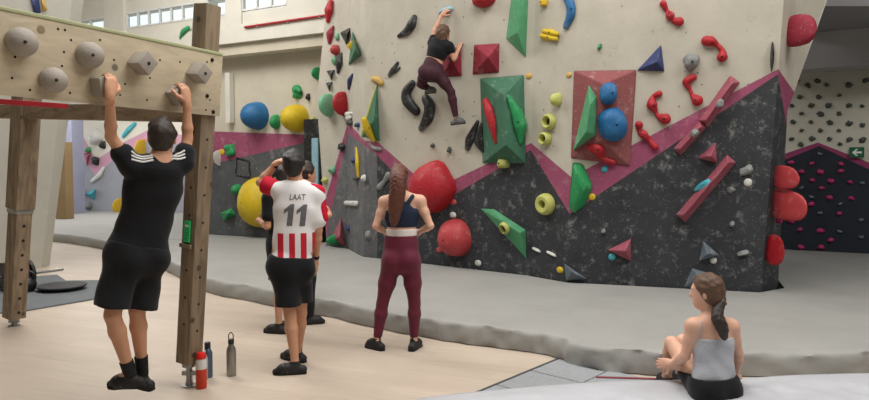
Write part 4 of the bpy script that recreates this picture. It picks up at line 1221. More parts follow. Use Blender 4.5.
# wobble board: pale disc on a dark dome
w0 = atz(62, 289.5, Z16); wbx = empty('balance_disc', w0, 'round balance board with a dark underside lying on the grey rubber mat', 'balance board')
X_, Y_, Zu = Vector((1, 0, 0)), Vector((0, 1, 0)), Vector((0, 0, 1))
bm = bmesh.new(); bm_lathe(bm, w0, [(.12, 0), (.26, .02), (.295, .045)], X_, Y_, Zu, 36); finish('base', bm, M_iron, parent=wbx, auto=.8)
bm = bmesh.new(); bm_lathe(bm, w0, [(.295, .0455), (.30, .052), (.295, .062), (.1, .066)], X_, Y_, Zu, 36); finish('deck', bm, mat('dark_deck', (44, 45, 47), .6, .08, 6), parent=wbx, auto=.8)
# folded pink-grey hoops at the far left edge
h0 = atz(-3, 268, Z16)
# ---- bottles by the near post
M_steelb = mat('brushed_steel', (150, 148, 142), .32, .04, 12, metal=.85); M_blk = mat('black_cap', (28, 28, 30), .4, .05)
M_orange = mat('orange_red_liquid', (196, 54, 24), .25, .05); M_redcap = mat('red_cap', (214, 34, 30), .35, .03)
M_clear = mat('clear_plastic', (206, 200, 196), .15, .03, spec=.6); M_bluem = mat('steel_blue_bottle', (86, 100, 118), .3, .15, 14, metal=.5)
def bottle(px, py, name, label, parts):
    P = atz(px, py, 0); b = empty(name, P, label, 'bottle')
    for pn, m, prof in parts:
        bm = bmesh.new(); bm_lathe(bm, P, prof, X_, Y_, Zu, 24); finish(pn, bm, m, parent=b, auto=.7)
    return b, P
b, P = bottle(231.5, 375.5, 'water_bottle', 'brushed steel water bottle with a loop cap standing alone on the floor',
       [('body', M_steelb, [(.034, .001), (.037, .006), (.037, .19), (.033, .215), (.022, .235), (.020, .25)]), ('cap', M_blk, [(.021, .2505), (.023, .253), (.023, .285), (.018, .288)])])
bm = bmesh.new(); q = P + Vector((0, 0, .288)); bm_tube(bm, catmull([q + Vector((-.016, 0, 0)), q + Vector((-.018, 0, .03)), q + Vector((0, 0, .052)), q + Vector((.018, 0, .03)), q + Vector((.016, 0, 0))], 5), [.004] * 21, 8)
finish('loop', bm, M_blk, parent=b, smooth=True)
bottle(201.5, 388, 'water_bottle', 'clear bottle of orange red drink with a red cap beside the near post',
       [('drink', M_orange, [(.034, .001), (.039, .008), (.039, .145)]), ('body', M_clear, [(.039, .1455), (.039, .205), (.032, .22)]), ('cap', M_redcap, [(.034, .2205), (.037, .225), (.037, .245), (.028, .262), (.012, .268)])])
bottle(208, 377, 'water_bottle', 'blue grey steel bottle with a dark cap behind the orange red one',
       [('body', M_bluem, [(.034, .001), (.036, .006), (.036, .19), (.026, .215), (.02, .225)]), ('cap', M_blk, [(.022, .2255), (.023, .23), (.023, .27), (.019, .273)])])
bottle(203.8, 379, 'water_bottle', 'clear plastic bottle squeezed between the orange red and the blue grey bottles',
       [('body', glass('clear_bottle', (225, 228, 232), .45, .1), [(.03, .001), (.033, .006), (.033, .16), (.02, .19), (.014, .2)]), ('cap', M_white_cap if False else M_clear, [(.015, .2005), (.016, .203), (.016, .22), (.012, .222)])])
# ---- grey interlocking tiles on the floor
M_tile = mat('speckled_grey_tile', (146, 149, 152), .7, .1, 30, .2, 80, .3); M_gap = mat('dark_tile_edge', (70, 72, 74), .7, .05, 8)
tp = [atz(x, y, 0) for x, y in ((468, 398), (553.5, 362.5), (570, 366.5), (596, 373.5), (640, 378), (720, 379))]
a0, a1 = atz(490, 389, 0), atz(553.5, 362.5, 0)
td = (a1 - a0).normalized(); tn = Vector((td.y, -td.x, 0))
rowL = (a1 - a0).length
e2 = atz(612, 377.5, 0)
cnt = 0
lim = (e2 - a1)
TW = .46; 
words = ['first', 'second', 'third', 'fourth', 'fifth', 'sixth']
# clip each square tile against the front line of the crash mat
matline = [(p.x, p.y) for p in F2]
def mat_y(x):
    for p, q in zip(F2, F2[1:]):
        if p.x <= x <= q.x: return p.y + (q.y - p.y) * (x - p.x) / (q.x - p.x)
    return F2[-1].y
def clip(poly, p, n):
    out = []
    for i in range(len(poly)):
        a, b = poly[i], poly[(i + 1) % len(poly)]
        da, db = (a - p).dot(n), (b - p).dot(n)
        if da <= 0: out.append(a)
        if da * db < 0: out.append(a + (b - a) * (da / (da - db)))
    return out
m0, m1 = Vector((a1.x, mat_y(a1.x) , 0)), atz(640, 375, 0)
mn = Vector((-(m1 - m0).y, (m1 - m0).x, 0)).normalized()
if mn.y < 0: mn = -mn
for i in range(3):
    for j in range(5):
        o0 = a1 - td * (TW * (j + 0)) + tn * (TW * i) + td * .12
        poly = [o0, o0 + tn * TW * .975, o0 + tn * TW * .975 - td * TW * .972, o0 - td * TW * .972]
        poly = clip(poly, m0 - mn * .075, mn)
        poly = clip(poly, Vector((0, 4.02, 0)), Vector((0, -1, 0)))
        if len(poly) < 3: continue
        # hidden wholly by the pad: leave out
        if max(p.y for p in poly) < 4.45: continue
        bm = bmesh.new(); bm_prism(bm, [(p.x, p.y) for p in poly], 0.001, .010)
        c = sum(poly, Vector()) / len(poly); cnt += 1
        tag(finish('floor_tile', bm, M_tile, origin=(c.x, c.y, 0)), 'speckled grey floor tile before the crash mat, %s in the %s row from the wood' % (words[j], words[i]), 'floor tile', 'grey interlocking floor tiles')
bm = bmesh.new(); q0 = a1 + td * .10 - tn * .016; q1 = a1 - td * (TW * 3.2) - tn * .016; c = (q0 + q1) / 2
bm_box(bm, c + Vector((0, 0, .006)), (q0 - q1).length, .02, .010, axes(td, -tn, Zu))
tag(finish('edge_strip', bm, M_gap, origin=(c.x, c.y, 0)), 'dark strip between the wooden floor and the grey tiles', 'edge strip')
# ---- foreground pad with a loose pale cover
PZ0 = .15
far = [atz(x, y, PZ0) for x, y in ((395, 402), (415, 397.5), (440, 393.5), (490, 388.5), (560, 382.5), (620, 379), (680, 378), (740, 376.5), (790, 373.5), (840, 372), (900, 371))]
far = catmull(far, 9)
bm = bmesh.new()
NY = 40
rows = []
for i, p in enumerate(far):
    col = []
    for j in range(NY + 1):
        t = j / NY
        q = Vector((p.x + (-.25) * t * (1 if p.x < 1 else 0), p.y - t * 1.6, PZ0))
        w = .026 * noise.noise(Vector((q.x * 2.2, q.y * 2.6, 1))) + .010 * noise.noise(Vector((q.x * 8, q.y * 8, 4))) + .012 * abs(noise.noise(Vector((q.x * 3.5 + q.y * 5, q.y * 9 - q.x * 4, 2))))
        w += .050 * max(0, noise.noise(Vector((q.x * 1.3 + q.y * 1.1, q.y * 4.5 - q.x * 2.0, 7))))
        dd = math.hypot(q.x - 1.75, q.y - 4.22)
        w -= .022 * math.exp(-(dd / .28) ** 2)
        edge = min(1, t * 6)
        q.z = PZ0 + w * edge - (1 - edge) ** 2 * .012
        col.append(bm.verts.new(q))
    rows.append(col)
for A, B in zip(rows, rows[1:]):
    for j in range(NY): bm.faces.new((A[j], A[j + 1], B[j + 1], B[j]))
# skirt down to the floor at the far and left edges
def skirt(vs):
    d = [bm.verts.new((v.co.x, v.co.y + .0, .002)) for v in vs]
    m_ = [bm.verts.new((v.co.x, v.co.y + .025, .075)) for v in vs]
    for i in range(len(vs) - 1):
        bm.faces.new((vs[i], vs[i + 1], m_[i + 1], m_[i])); bm.faces.new((m_[i], m_[i + 1], d[i + 1], d[i]))
skirt([r[0] for r in rows]); skirt([v for v in rows[0]]); skirt([v for v in rows[-1]]); skirt([r[-1] for r in rows])
o = finish('crash_pad', bm, mat('pale_pad_cover', (186, 187, 192), .34, .04, 2, .35, 7, .5), smooth=True)
tag(o, 'pale grey crash pad with a loose shiny cover that the seated woman sits on', 'crash pad')
FPAD = make_bvh(o)
# dark red strip along the foot of the big mat
bm = bmesh.new(); q0 = atz(596, 377.3, .012); q1 = atz(668, 379.4, .012); d_ = (q1 - q0).normalized()
bm_box(bm, (q0 + q1) / 2, (q1 - q0).length, .03, .010, axes(d_, d_.cross(Zu), Zu))
tag(finish('edge_strip', bm, mat('dark_red_strip', (126, 58, 66), .6, .05), origin=(q0 + q1) / 2), 'thin dark red strip on the floor between the crash mat and the pale pad', 'strip')
# blue and orange sticker shapes on the pale left panel
LB_ = make_bvh(wall_left)
for nm, pts, m, lb in (('sticker', [(29, 0), (38, 0), (41, 13), (34, 14)], H_navy, 'dark blue slanted hold at the top of the pale left panel'),
                       ('sticker', [(39.5, 0), (42.5, 0), (47.5, 10), (42, 12)], H_ochre, 'orange brown hold right of the dark blue one on the pale left panel')):
    P, n, _, _ = LB_.ray_cast(CAM, ray(sum(p[0] for p in pts) / 4, sum(p[1] for p in pts) / 4).normalized())
    if P is not None:
        if n.dot(CAM - P) < 0: n = -n
        pts2 = [(x, y - 8 if y == 0 else y) for x, y in pts]
        volume(pts2, [(pts2[0][0] + 3, 4, .06)], m if 'blue' in lb else mat('orange_brown_plastic', (176, 96, 40), .6), lb, name='climbing_hold', cat='climbing hold', wall=Flat(P, n))
# ================================================================ people
def skin_mat(name, rgb):
    m = mat(name, rgb, .5, .05, 5, .08, 90, .35)
    b = m.node_tree.nodes['Principled BSDF']
    b.inputs['Subsurface Weight'].default_value = .12; b.inputs['Subsurface Radius'].default_value = (.02, .008, .005); b.inputs['Subsurface Scale'].default_value = .5
    return m
S_tan = skin_mat('skin_tan', (196, 146, 116)); S_fair = skin_mat('skin_fair', (214, 168, 144)); S_mid = skin_mat('skin_mid', (202, 152, 126))
def hair_mat(name, rgb):
    m = mat(name, rgb, .45, .25, 30, .6, 120, .45); return m
HR_dark = hair_mat('hair_dark_brown', (44, 34, 28)); HR_black = hair_mat('hair_black', (30, 27, 26)); HR_aub = hair_mat('hair_auburn', (96, 54, 40)); HR_brown = hair_mat('hair_brown', (92, 66, 48)); HR_light = hair_mat('hair_light_brown', (122, 92, 66))
C_black = mat('black_cloth', (22, 23, 26), .85, .15, 10, .3, 60, .2, sheen=.1)
C_white = mat('white_cloth', (226, 224, 222), .85, .03, 8, .3, 50, .2)
C_red = mat('red_cloth', (190, 26, 52), .85, .06, 8, .3, 50, .2)
C_maroon = mat('maroon_leggings', (98, 28, 50), .7, .08, 8, .2, 60, .3, sheen=.1)
C_plum = mat('dark_plum_leggings', (62, 30, 40), .7, .08, 8, .2, 60, .3)
C_navy = mat('navy_top', (36, 46, 68), .75, .08, 8, .2, 60, .25)
C_lgrey = mat('light_grey_ribbed_top', (176, 178, 184), .85, .05, 8, .35, 70, .2)
C_shoe = mat('climbing_shoe_black', (34, 33, 34), .6, .15, 12, .3, 60, .35); C_sole = mat('shoe_sole_rubber', (20, 20, 20), .7, .1, 10)
C_shoegrey = mat('climbing_shoe_grey', (92, 92, 92), .6, .1, 12, .3, 60, .35)
C_band = mat('white_waistband', (222, 214, 210), .8, .04, 8); C_sock = mat('black_sock', (26, 26, 28), .9, .1, 20)
M_eye = mat('eye_white', (226, 224, 220), .3, .02); M_iris = mat('eye_iris', (70, 50, 36), .3, .05); M_lip = mat('lips', (168, 98, 90), .5, .05)

def vv(p): return Vector(p)
def head_parts(F, H, f, up, k=1.0, neck=None, nr=.055):
    """skull, jaw, nose, ears onto a field; H = centre of the head."""
    f = f.normalized(); r = f.cross(up).normalized(); u = r.cross(f).normalized()
    R = (r, f, u)
    F.ell(H + u * .018 * k, R, (.076 * k, .096 * k, .098 * k), .01)
    F.ell(H + f * .028 * k - u * .055 * k, R, (.058 * k, .066 * k, .068 * k), .035)
    F.cone(H + f * .062 * k - u * .095 * k, H + f * .068 * k - u * .088 * k, .022 * k, .02 * k, .03)
    F.cone(H + f * .090 * k + u * .008 * k, H + f * .106 * k - u * .030 * k, .010 * k, .014 * k, .014)
    F.cone(H + f * .082 * k + u * .022 * k - r * .035 * k, H + f * .082 * k + u * .022 * k + r * .035 * k, .012 * k, .012 * k, .018)
    F.cone(H + f * .080 * k - u * .058 * k - r * .016 * k, H + f * .080 * k - u * .058 * k + r * .016 * k, .009 * k, .009 * k, .010)
    for s in (-1, 1):
        F.ell(H + r * (s * .077 * k) - f * .006 * k - u * .012 * k, (r, f, u), (.010 * k, .018 * k, .030 * k), .008)
    return r, f, u
def face_parts(root, H, r, f, u, k=1.0):
    for s in (-1, 1):
        bm = bmesh.new(); bmesh.ops.create_icosphere(bm, subdivisions=2, radius=.0125 * k, matrix=Matrix.Translation(H + f * .079 * k + r * (s * .031 * k) + u * .004 * k))
        for q in bm.faces: q.material_index = 1 if (q.calc_center_median() - (H + f * .079 * k + r * (s * .031 * k) + u * .004 * k)).normalized().dot(f) > .86 else 0
        finish('eye', bm, [M_eye, M_iris], parent=root, smooth=True)
    bm = bmesh.new(); bm_tube(bm, catmull([H + f * .086 * k - u * .057 * k + r * (x * .022 * k) - f * (abs(x) * .010 * k) for x in (-1, -.5, 0, .5, 1)], 2), [.0035, .005, .006, .0062, .006, .006, .0055, .005, .0035][:9], 8)
    finish('mouth', bm, M_lip, parent=root, smooth=True)
def hand(F, W, d, pn, curl=.5, k=1.0, thumb_side=1, spread=.10, scale=1.0):
    """palm and five bent fingers: W wrist, d along the hand, pn out of the palm, thumb_side +1/-1 along d x pn."""
    d = d.normalized(); pn = (pn - d * pn.dot(d)).normalized(); s = d.cross(pn).normalized() * thumb_side
    z = scale
    F.ell(W + d * .052 * z, (s, d, pn), (.041 * z, .055 * z, .0155 * z), .018)
    F.cone(W - d * .02 * z, W + d * .03 * z, .026 * z, .024 * z, .02, fd=pn, fl=.75)
    for i, (off, L, rad) in enumerate(((.030, .074, .0092), (.010, .082, .0096), (-.010, .077, .0092), (-.029, .060, .0082))):
        b = W + d * (.093 - abs(i - 1.2) * .004) * z + s * off * z
        ang = 0.12; p = b; dirv = (d + s * (off * spread * 20)).normalized()
        pts = [b - d * .02 * z, b]; rads = [rad * z, rad * z]
        for j, fr in enumerate((.45, .31, .24)):
            ang += curl * (.75, 1.0, .7)[j]
            p = p + (dirv * math.cos(ang) + pn * math.sin(ang)) * (L * fr * z)
            pts.append(p); rads.append(rad * z * (1 - .12 * (j + 1)))
        F.chain(pts, rads, .004)
    t0 = W + d * .022 * z + s * .030 * z; t1 = t0 + (d * .6 + s * .75 + pn * .25).normalized() * .040 * z
    t2 = t1 + (d * .85 + s * .3 + pn * (.2 + .5 * curl)).normalized() * .032 * z; t3 = t2 + (d * .85 - s * .1 + pn * (.2 + .8 * curl)).normalized() * .026 * z
    F.chain([t0, t1, t2, t3], [.014 * z, .0125 * z, .0105 * z, .009 * z], .008)
def arm(F, S, E, W, big=1.0):
    m = E.lerp(W, .28)
    F.cone(S, S.lerp(E, .45), .052 * big, .046 * big, .035)
    F.cone(S.lerp(E, .45), E, .046 * big, .036 * big, .02)
    F.cone(E, m, .036 * big, .038 * big, .015); F.cone(m, W, .038 * big, .024 * big, .015)
def leg(F, Hp, K, A, big=1.0):
    F.cone(Hp, Hp.lerp(K, .5), .086 * big, .072 * big, .05); F.cone(Hp.lerp(K, .5), K, .072 * big, .050 * big, .03)
    bk = (K - Hp).normalized(); sh = (A - K).normalized()
    c = K.lerp(A, .28)
    F.cone(K, c, .048 * big, .053 * big, .02); F.cone(c, A, .053 * big, .031 * big, .02)
def foot_axis(A, T): 
    d = (T - A); return d
def torso(F, J, f, fem=False, big=1.0):
    """pelvis, waist, ribcage, shoulders as one blended trunk."""
    P, Wa, Ch, N = J['pelvis'], J['waist'], J['chest'], J['neck']
    g = .162 if not fem else .160
    F.cone(P, P.lerp(Wa, .45), g * big, (.150 if not fem else .140) * big, .05, fd=f, fl=.70)
    F.cone(P.lerp(Wa, .45), Wa, (.148 if not fem else .136) * big, (.136 if not fem else .116) * big, .05, fd=f, fl=.68)
    F.cone(Wa, Ch, (.136 if not fem else .116) * big, (.158 if not fem else .134) * big, .05, fd=f, fl=.66)
    F.cone(Ch, Ch.lerp(N, .55), (.158 if not fem else .134) * big, (.120 if not fem else .105) * big, .06, fd=f, fl=.62)
    for S in (J['sL'], J['sR']):
        F.cone(Ch.lerp(N, .72), S, .070 * big * (1 if not fem else .88), .056 * big * (1 if not fem else .88), .05)
        F.cone(N + (S - N) * .25 - f * .015, S, .045 * big, .045 * big, .03)
    up = (N - P).normalized(); side = (J['hR'] - J['hL']).normalized()
    for s in (-1, 1):
        F.ell(P - f * .055 * big + side * (s * .07) - up * .04, (side, f, up), (.085 * big, .075 * big, .095 * big), .04)
    if fem:
        for s in (-1, 1):
            F.ell(Ch + f * .075 + side * (s * .062) + up * .02, (side, f, up), (.055, .05, .055), .03)
def shoe_field(A, T, heel, w=.043, h=.05):
    """ankle A, toe tip T, heel direction; returns an upper and a sole field."""
    up = Vector((0, 0, 1)); d = (T - A); d = d - up * 0
    return None
def make_shoe(root, A, T, upv, m, vox, sole_m=None, w=.040, pull=False, name='shoe', top=.035):
    """a shoe from ankle A to toe tip T; upv points from the sole to the shin."""
    d = (T - A); upv = upv.normalized()
    dl = (d - upv * d.dot(upv)).normalized(); L = abs(d.dot(dl))
    base_ = A + upv * (d.dot(upv))                 # height of the sole plane under the ankle
    s = dl.cross(upv).normalized()
    heel = base_ - dl * .055 + upv * .032
    F = Field()
    mid = base_ + dl * (L * .50) + upv * .034; toe = base_ + dl * (L - .022) + upv * .022
    F.cone(heel, mid, .036, w * 1.04, .03); F.cone(mid, toe, w * 1.04, .024, .03)
    F.cone(base_ + dl * .01 + upv * .04, A + upv * (top - .01), .040, .036, .03)
    F.cone(base_ + dl * .05 + upv * .045, base_ + dl * (L * .55) + upv * .04, .038, .034, .03)
    F.cut(base_ + upv * .004, -upv)
    F.cut(A + upv * top, upv)
    o = F.mesh(name, vox, m, parent=root)
    # rubber sole
    bm = bmesh.new()
    out = []
    for t, hw in ((-.088, .016), (-.075, .030), (-.03, .036), (L * .3, .036), (L * .62, .045), (L * .85, .036), (L * .97, .018)):
        out.append((t, hw))
    pts = [base_ + dl * t + s * hw for t, hw in out] + [base_ + dl * t - s * hw for t, hw in out[::-1]]
    lo = [bm.verts.new(p + upv * .001) for p in pts]; hi = [bm.verts.new(p + upv * .014) for p in pts]
    n = len(pts); bm.faces.new(lo[::-1]); bm.faces.new(hi)
    for i in range(n): bm.faces.new((lo[i], lo[(i + 1) % n], hi[(i + 1) % n], hi[i]))
    finish('sole', bm, sole_m or C_sole, parent=o, auto=.8)
    if pull:
        bm = bmesh.new(); q = A + upv * top - dl * .034
        bm_tube(bm, catmull([q - upv * .02, q + upv * .012 - dl * .008, q + upv * .03 - dl * .012], 4), [.007] * 9, 8)
        finish('pull_tab', bm, C_shoe, parent=o, smooth=True)
        bm = bmesh.new()
        for t in (.30, .52):
            c = base_ + dl * (L * t) + upv * .055
            bm_tube(bm, catmull([c - s * .043 - upv * .03, c - s * .028 + upv * .018, c + upv * .026, c + s * .028 + upv * .018, c + s * .043 - upv * .03], 4), [.007] * 17, 8, True, None)
        finish('strap', bm, C_shoegrey, parent=o, smooth=True)
    return o
def body(root, J, f, hf, hup, fem, skin, vox, hands, big=1.0, hk=1.0, legbig=1.0, armbig=1.0, neck_r=.054):
    F = Field()
    torso(F, J, f, fem, big)
    F.cone(J['neck'] - (J['head'] - J['neck']) * .15, J['head'] - hup * .05 - hf * .012, neck_r * 1.08, neck_r, .035)
    r, ff, u = head_parts(F, J['head'], hf, hup, hk)
    for s in 'LR':
        arm(F, J['s' + s], J['e' + s], J['w' + s], armbig)
        leg(F, J['h' + s], J['k' + s], J['a' + s], legbig)
        A, T = J['a' + s], J['t' + s]
        F.cone(A, A.lerp(T, .9), .030, .018, .03)
    for W, d, pn, curl, ts, sp in hands: hand(F, W, d, pn, curl, thumb_side=ts, spread=sp)
    o = F.mesh('body', vox, skin, parent=root)
    face_parts(root, J['head'], r, ff, u, hk)
    return o, (r, ff, u)
def glutes(F, J, f, big, e):
    P = J['pelvis']; up = (J['neck'] - P).normalized(); side = (J['hR'] - J['hL']).normalized()
    for s in (-1, 1):
        F.ell(P - f * .050 * big + side * (s * .07) - up * .04, (side, f, up), (.085 * big + e, .075 * big + e, .105 * big + e), .07)
def P3(px, py, Y): return at(px, py, Y)
def short_hair(root, H, r, f, u, m, vox, k=1.0, back_len=.075):
    F = Field()
    F.ell(H + u * .028 * k - f * .004, (r, f, u), (.084 * k, .106 * k, .102 * k), .02)
    F.ell(H - f * .050 * k - u * .025 * k, (r, f, u), (.066 * k, .056 * k, .070 * k), .03)
    for i in range(22):                          # tousled locks
        a = i * 2.4; e = 1.5 * ((i * .618) % 1)
        q = H + u * (.020 + .092 * math.sin(e)) * k + (r * math.cos(a) * .066 + f * math.sin(a) * .088) * math.cos(e) * k
        F.ell(q, (r, f, u), (.024, .024, .022), .02)
    F.cut(H + f * .058 * k + u * .035 * k, (f * .9 - u * .55))
    F.cut(H - u * (back_len + .012) * k - f * .05, (-u - f * .10))
    return F.mesh('hair', vox, m, parent=root, wrinkle=.002, wscale=75)

# ---------------------------------------------------------------- man hanging from the board
def hanging_man():
    hL = bpt(112, 78.5, .135); hR = bpt(184.5, 88.5, .135)
    yL, yR = hL.y, hR.y
    print('hands', hL, hR)
    ym = 4.18
    f = Vector((-.50, .866, 0)).normalized()
    J = {}
    J['wL'] = bpt(110, 95, .15); J['wR'] = bpt(187, 103, .15)
    J['eL'] = P3(111, 137, 3.95); J['eR'] = P3(187.5, 138, 4.30)
    J['sL'] = P3(131, 166, 4.04); J['sR'] = P3(183, 163, 4.26)
    J['neck'] = P3(160, 163, 4.14); J['head'] = P3(162, 137.5, 4.17)
    J['chest'] = P3(154, 186, 4.17); J['waist'] = P3(145, 222, 4.16); J['pelvis'] = P3(138, 249, 4.15)
    J['hL'] = P3(124, 259, 4.09); J['hR'] = P3(147, 258, 4.20)
    J['kL'] = P3(112.5, 315, 4.02); J['kR'] = P3(137, 310, 4.16)
    J['aL'] = P3(129.5, 372, 4.14); J['aR'] = P3(142, 367, 4.26)
    J['tL'] = P3(108, 387, 4.18); J['tR'] = P3(127, 383, 4.34)
    c = Vector((J['pelvis'].x, J['pelvis'].y, J['aL'].z - .10))
    root = empty('person', c, 'man in black t-shirt and shorts hanging by both hands from the board', 'person')
    hf = Vector((-.28, .96, .10)).normalized(); hup = Vector((0, .06, 1)).normalized()
    dn = -NBT
    hands = [(J['wL'], (hL - J['wL']) + Vector((0, 0, .03)), dn, .62, -1, .03), (J['wR'], (hR - J['wR']) + Vector((0, 0, .03)), dn, .62, 1, .03)]
    b, (r, ff, u) = body(root, J, f, hf, hup, False, S_tan, .0062, hands, .97, 1.0, .97, .9)
    short_hair(root, J['head'], r, ff, u, HR_dark, .006)
    # t-shirt
    F = Field(); fl = .70
    P, Wa, Ch, N = J['pelvis'], J['waist'], J['chest'], J['neck']
    hem = P.lerp(Wa, -.06)
    F.cone(P.lerp(Wa, -.30), Wa, .182, .150, .04, fd=f, fl=.74); F.cone(Wa, Ch, .148, .166, .05, fd=f, fl=.68); F.cone(Ch, Ch.lerp(N, .6), .164, .118, .06, fd=f, fl=.66); glutes(F, J, f, .97, .014)
    for s in 'LR':
        S, E = J['s' + s], J['e' + s]
        F.cone(Ch.lerp(N, .70), S, .080, .066, .06); F.cone(N + (S - N) * .3, S, .055, .058, .03)
        F.cone(S, S.lerp(E, .42), .066, .068, .03, cap=False)
    F.cut(hem, -(N - P).normalized() + Vector((0, 0, 0)))
    for s in 'LR':
        S, E = J['s' + s], J['e' + s]; d = (E - S).normalized()
        F.cut(S + d * .15, d)
    F.cone(N + (J['head'] - N) * .1, N + (J['head'] - N) * .6, .064, .07, .0, cutter=True)
    sh = F.mesh('t_shirt', .0068, C_black, parent=root, wrinkle=.003, wscale=26)
    B = make_bvh(sh)
    # three white stripes running out over each shoulder
    for s in 'LR':
        S, N_ = J['s' + s], J['neck']
        for k in (-1, 0, 1):
            pts = []
            for t in (.30, .48, .66, .84, 1.0):
                dr = (Vector((0, 0, -1)) + f * .6).normalized(); q = N_.lerp(S, t) - f * (.030 + .020 * k) - dr * .3
                h, n, _, _ = B.ray_cast(q, dr)
                if h is not None: pts.append(h + n * .002)
            if len(pts) > 2:
                bm = bmesh.new(); pp = catmull(pts, 3); bm_tube(bm, pp, [.0060] * len(pp), 8)
                finish('stripe', bm, C_white, parent=sh, smooth=True)
    # shorts
    F = Field()
    F.cone(P.lerp(Wa, .22), P - Vector((0, 0, .03)), .158, .178, .03, fd=f, fl=.76)
    for s in 'LR':
        h, k = J['h' + s], J['k' + s]; e = h.lerp(k, .80)
        o_ = (J['hR'] - J['hL']).normalized() * (-.018 if s == 'L' else .018); F.cone(h + (h - k) * .12, h.lerp(k, .92) + o_, .104, .106, .02)
    glutes(F, J, f, .97, .022)
    F.cut(P.lerp(Wa, .22), (Wa - P)); 
    e = J['hL'].lerp(J['kL'], .86)
    F.cut(e, (J['kL'] + J['kR'] - J['hL'] - J['hR']) + Vector((0, 0, 0)))
    F.mesh('shorts', .0072, C_black, parent=root, wrinkle=.004, wscale=22)
    for s in 'LR':
        A, K = J['a' + s], J['k' + s]; d = (K - A).normalized()
        F = Field(); F.cone(A - d * .05, A + d * .085, .038, .043, .01); F.cut(A + d * .085, d); F.mesh('sock', .006, C_sock, parent=root)
        upv = (d * .75 + Vector((0, 0, .35))).normalized()
        make_shoe(root, A - d * .015, J['t' + s], upv, C_shoe, .006, pull=True, top=.04)
hanging_man()

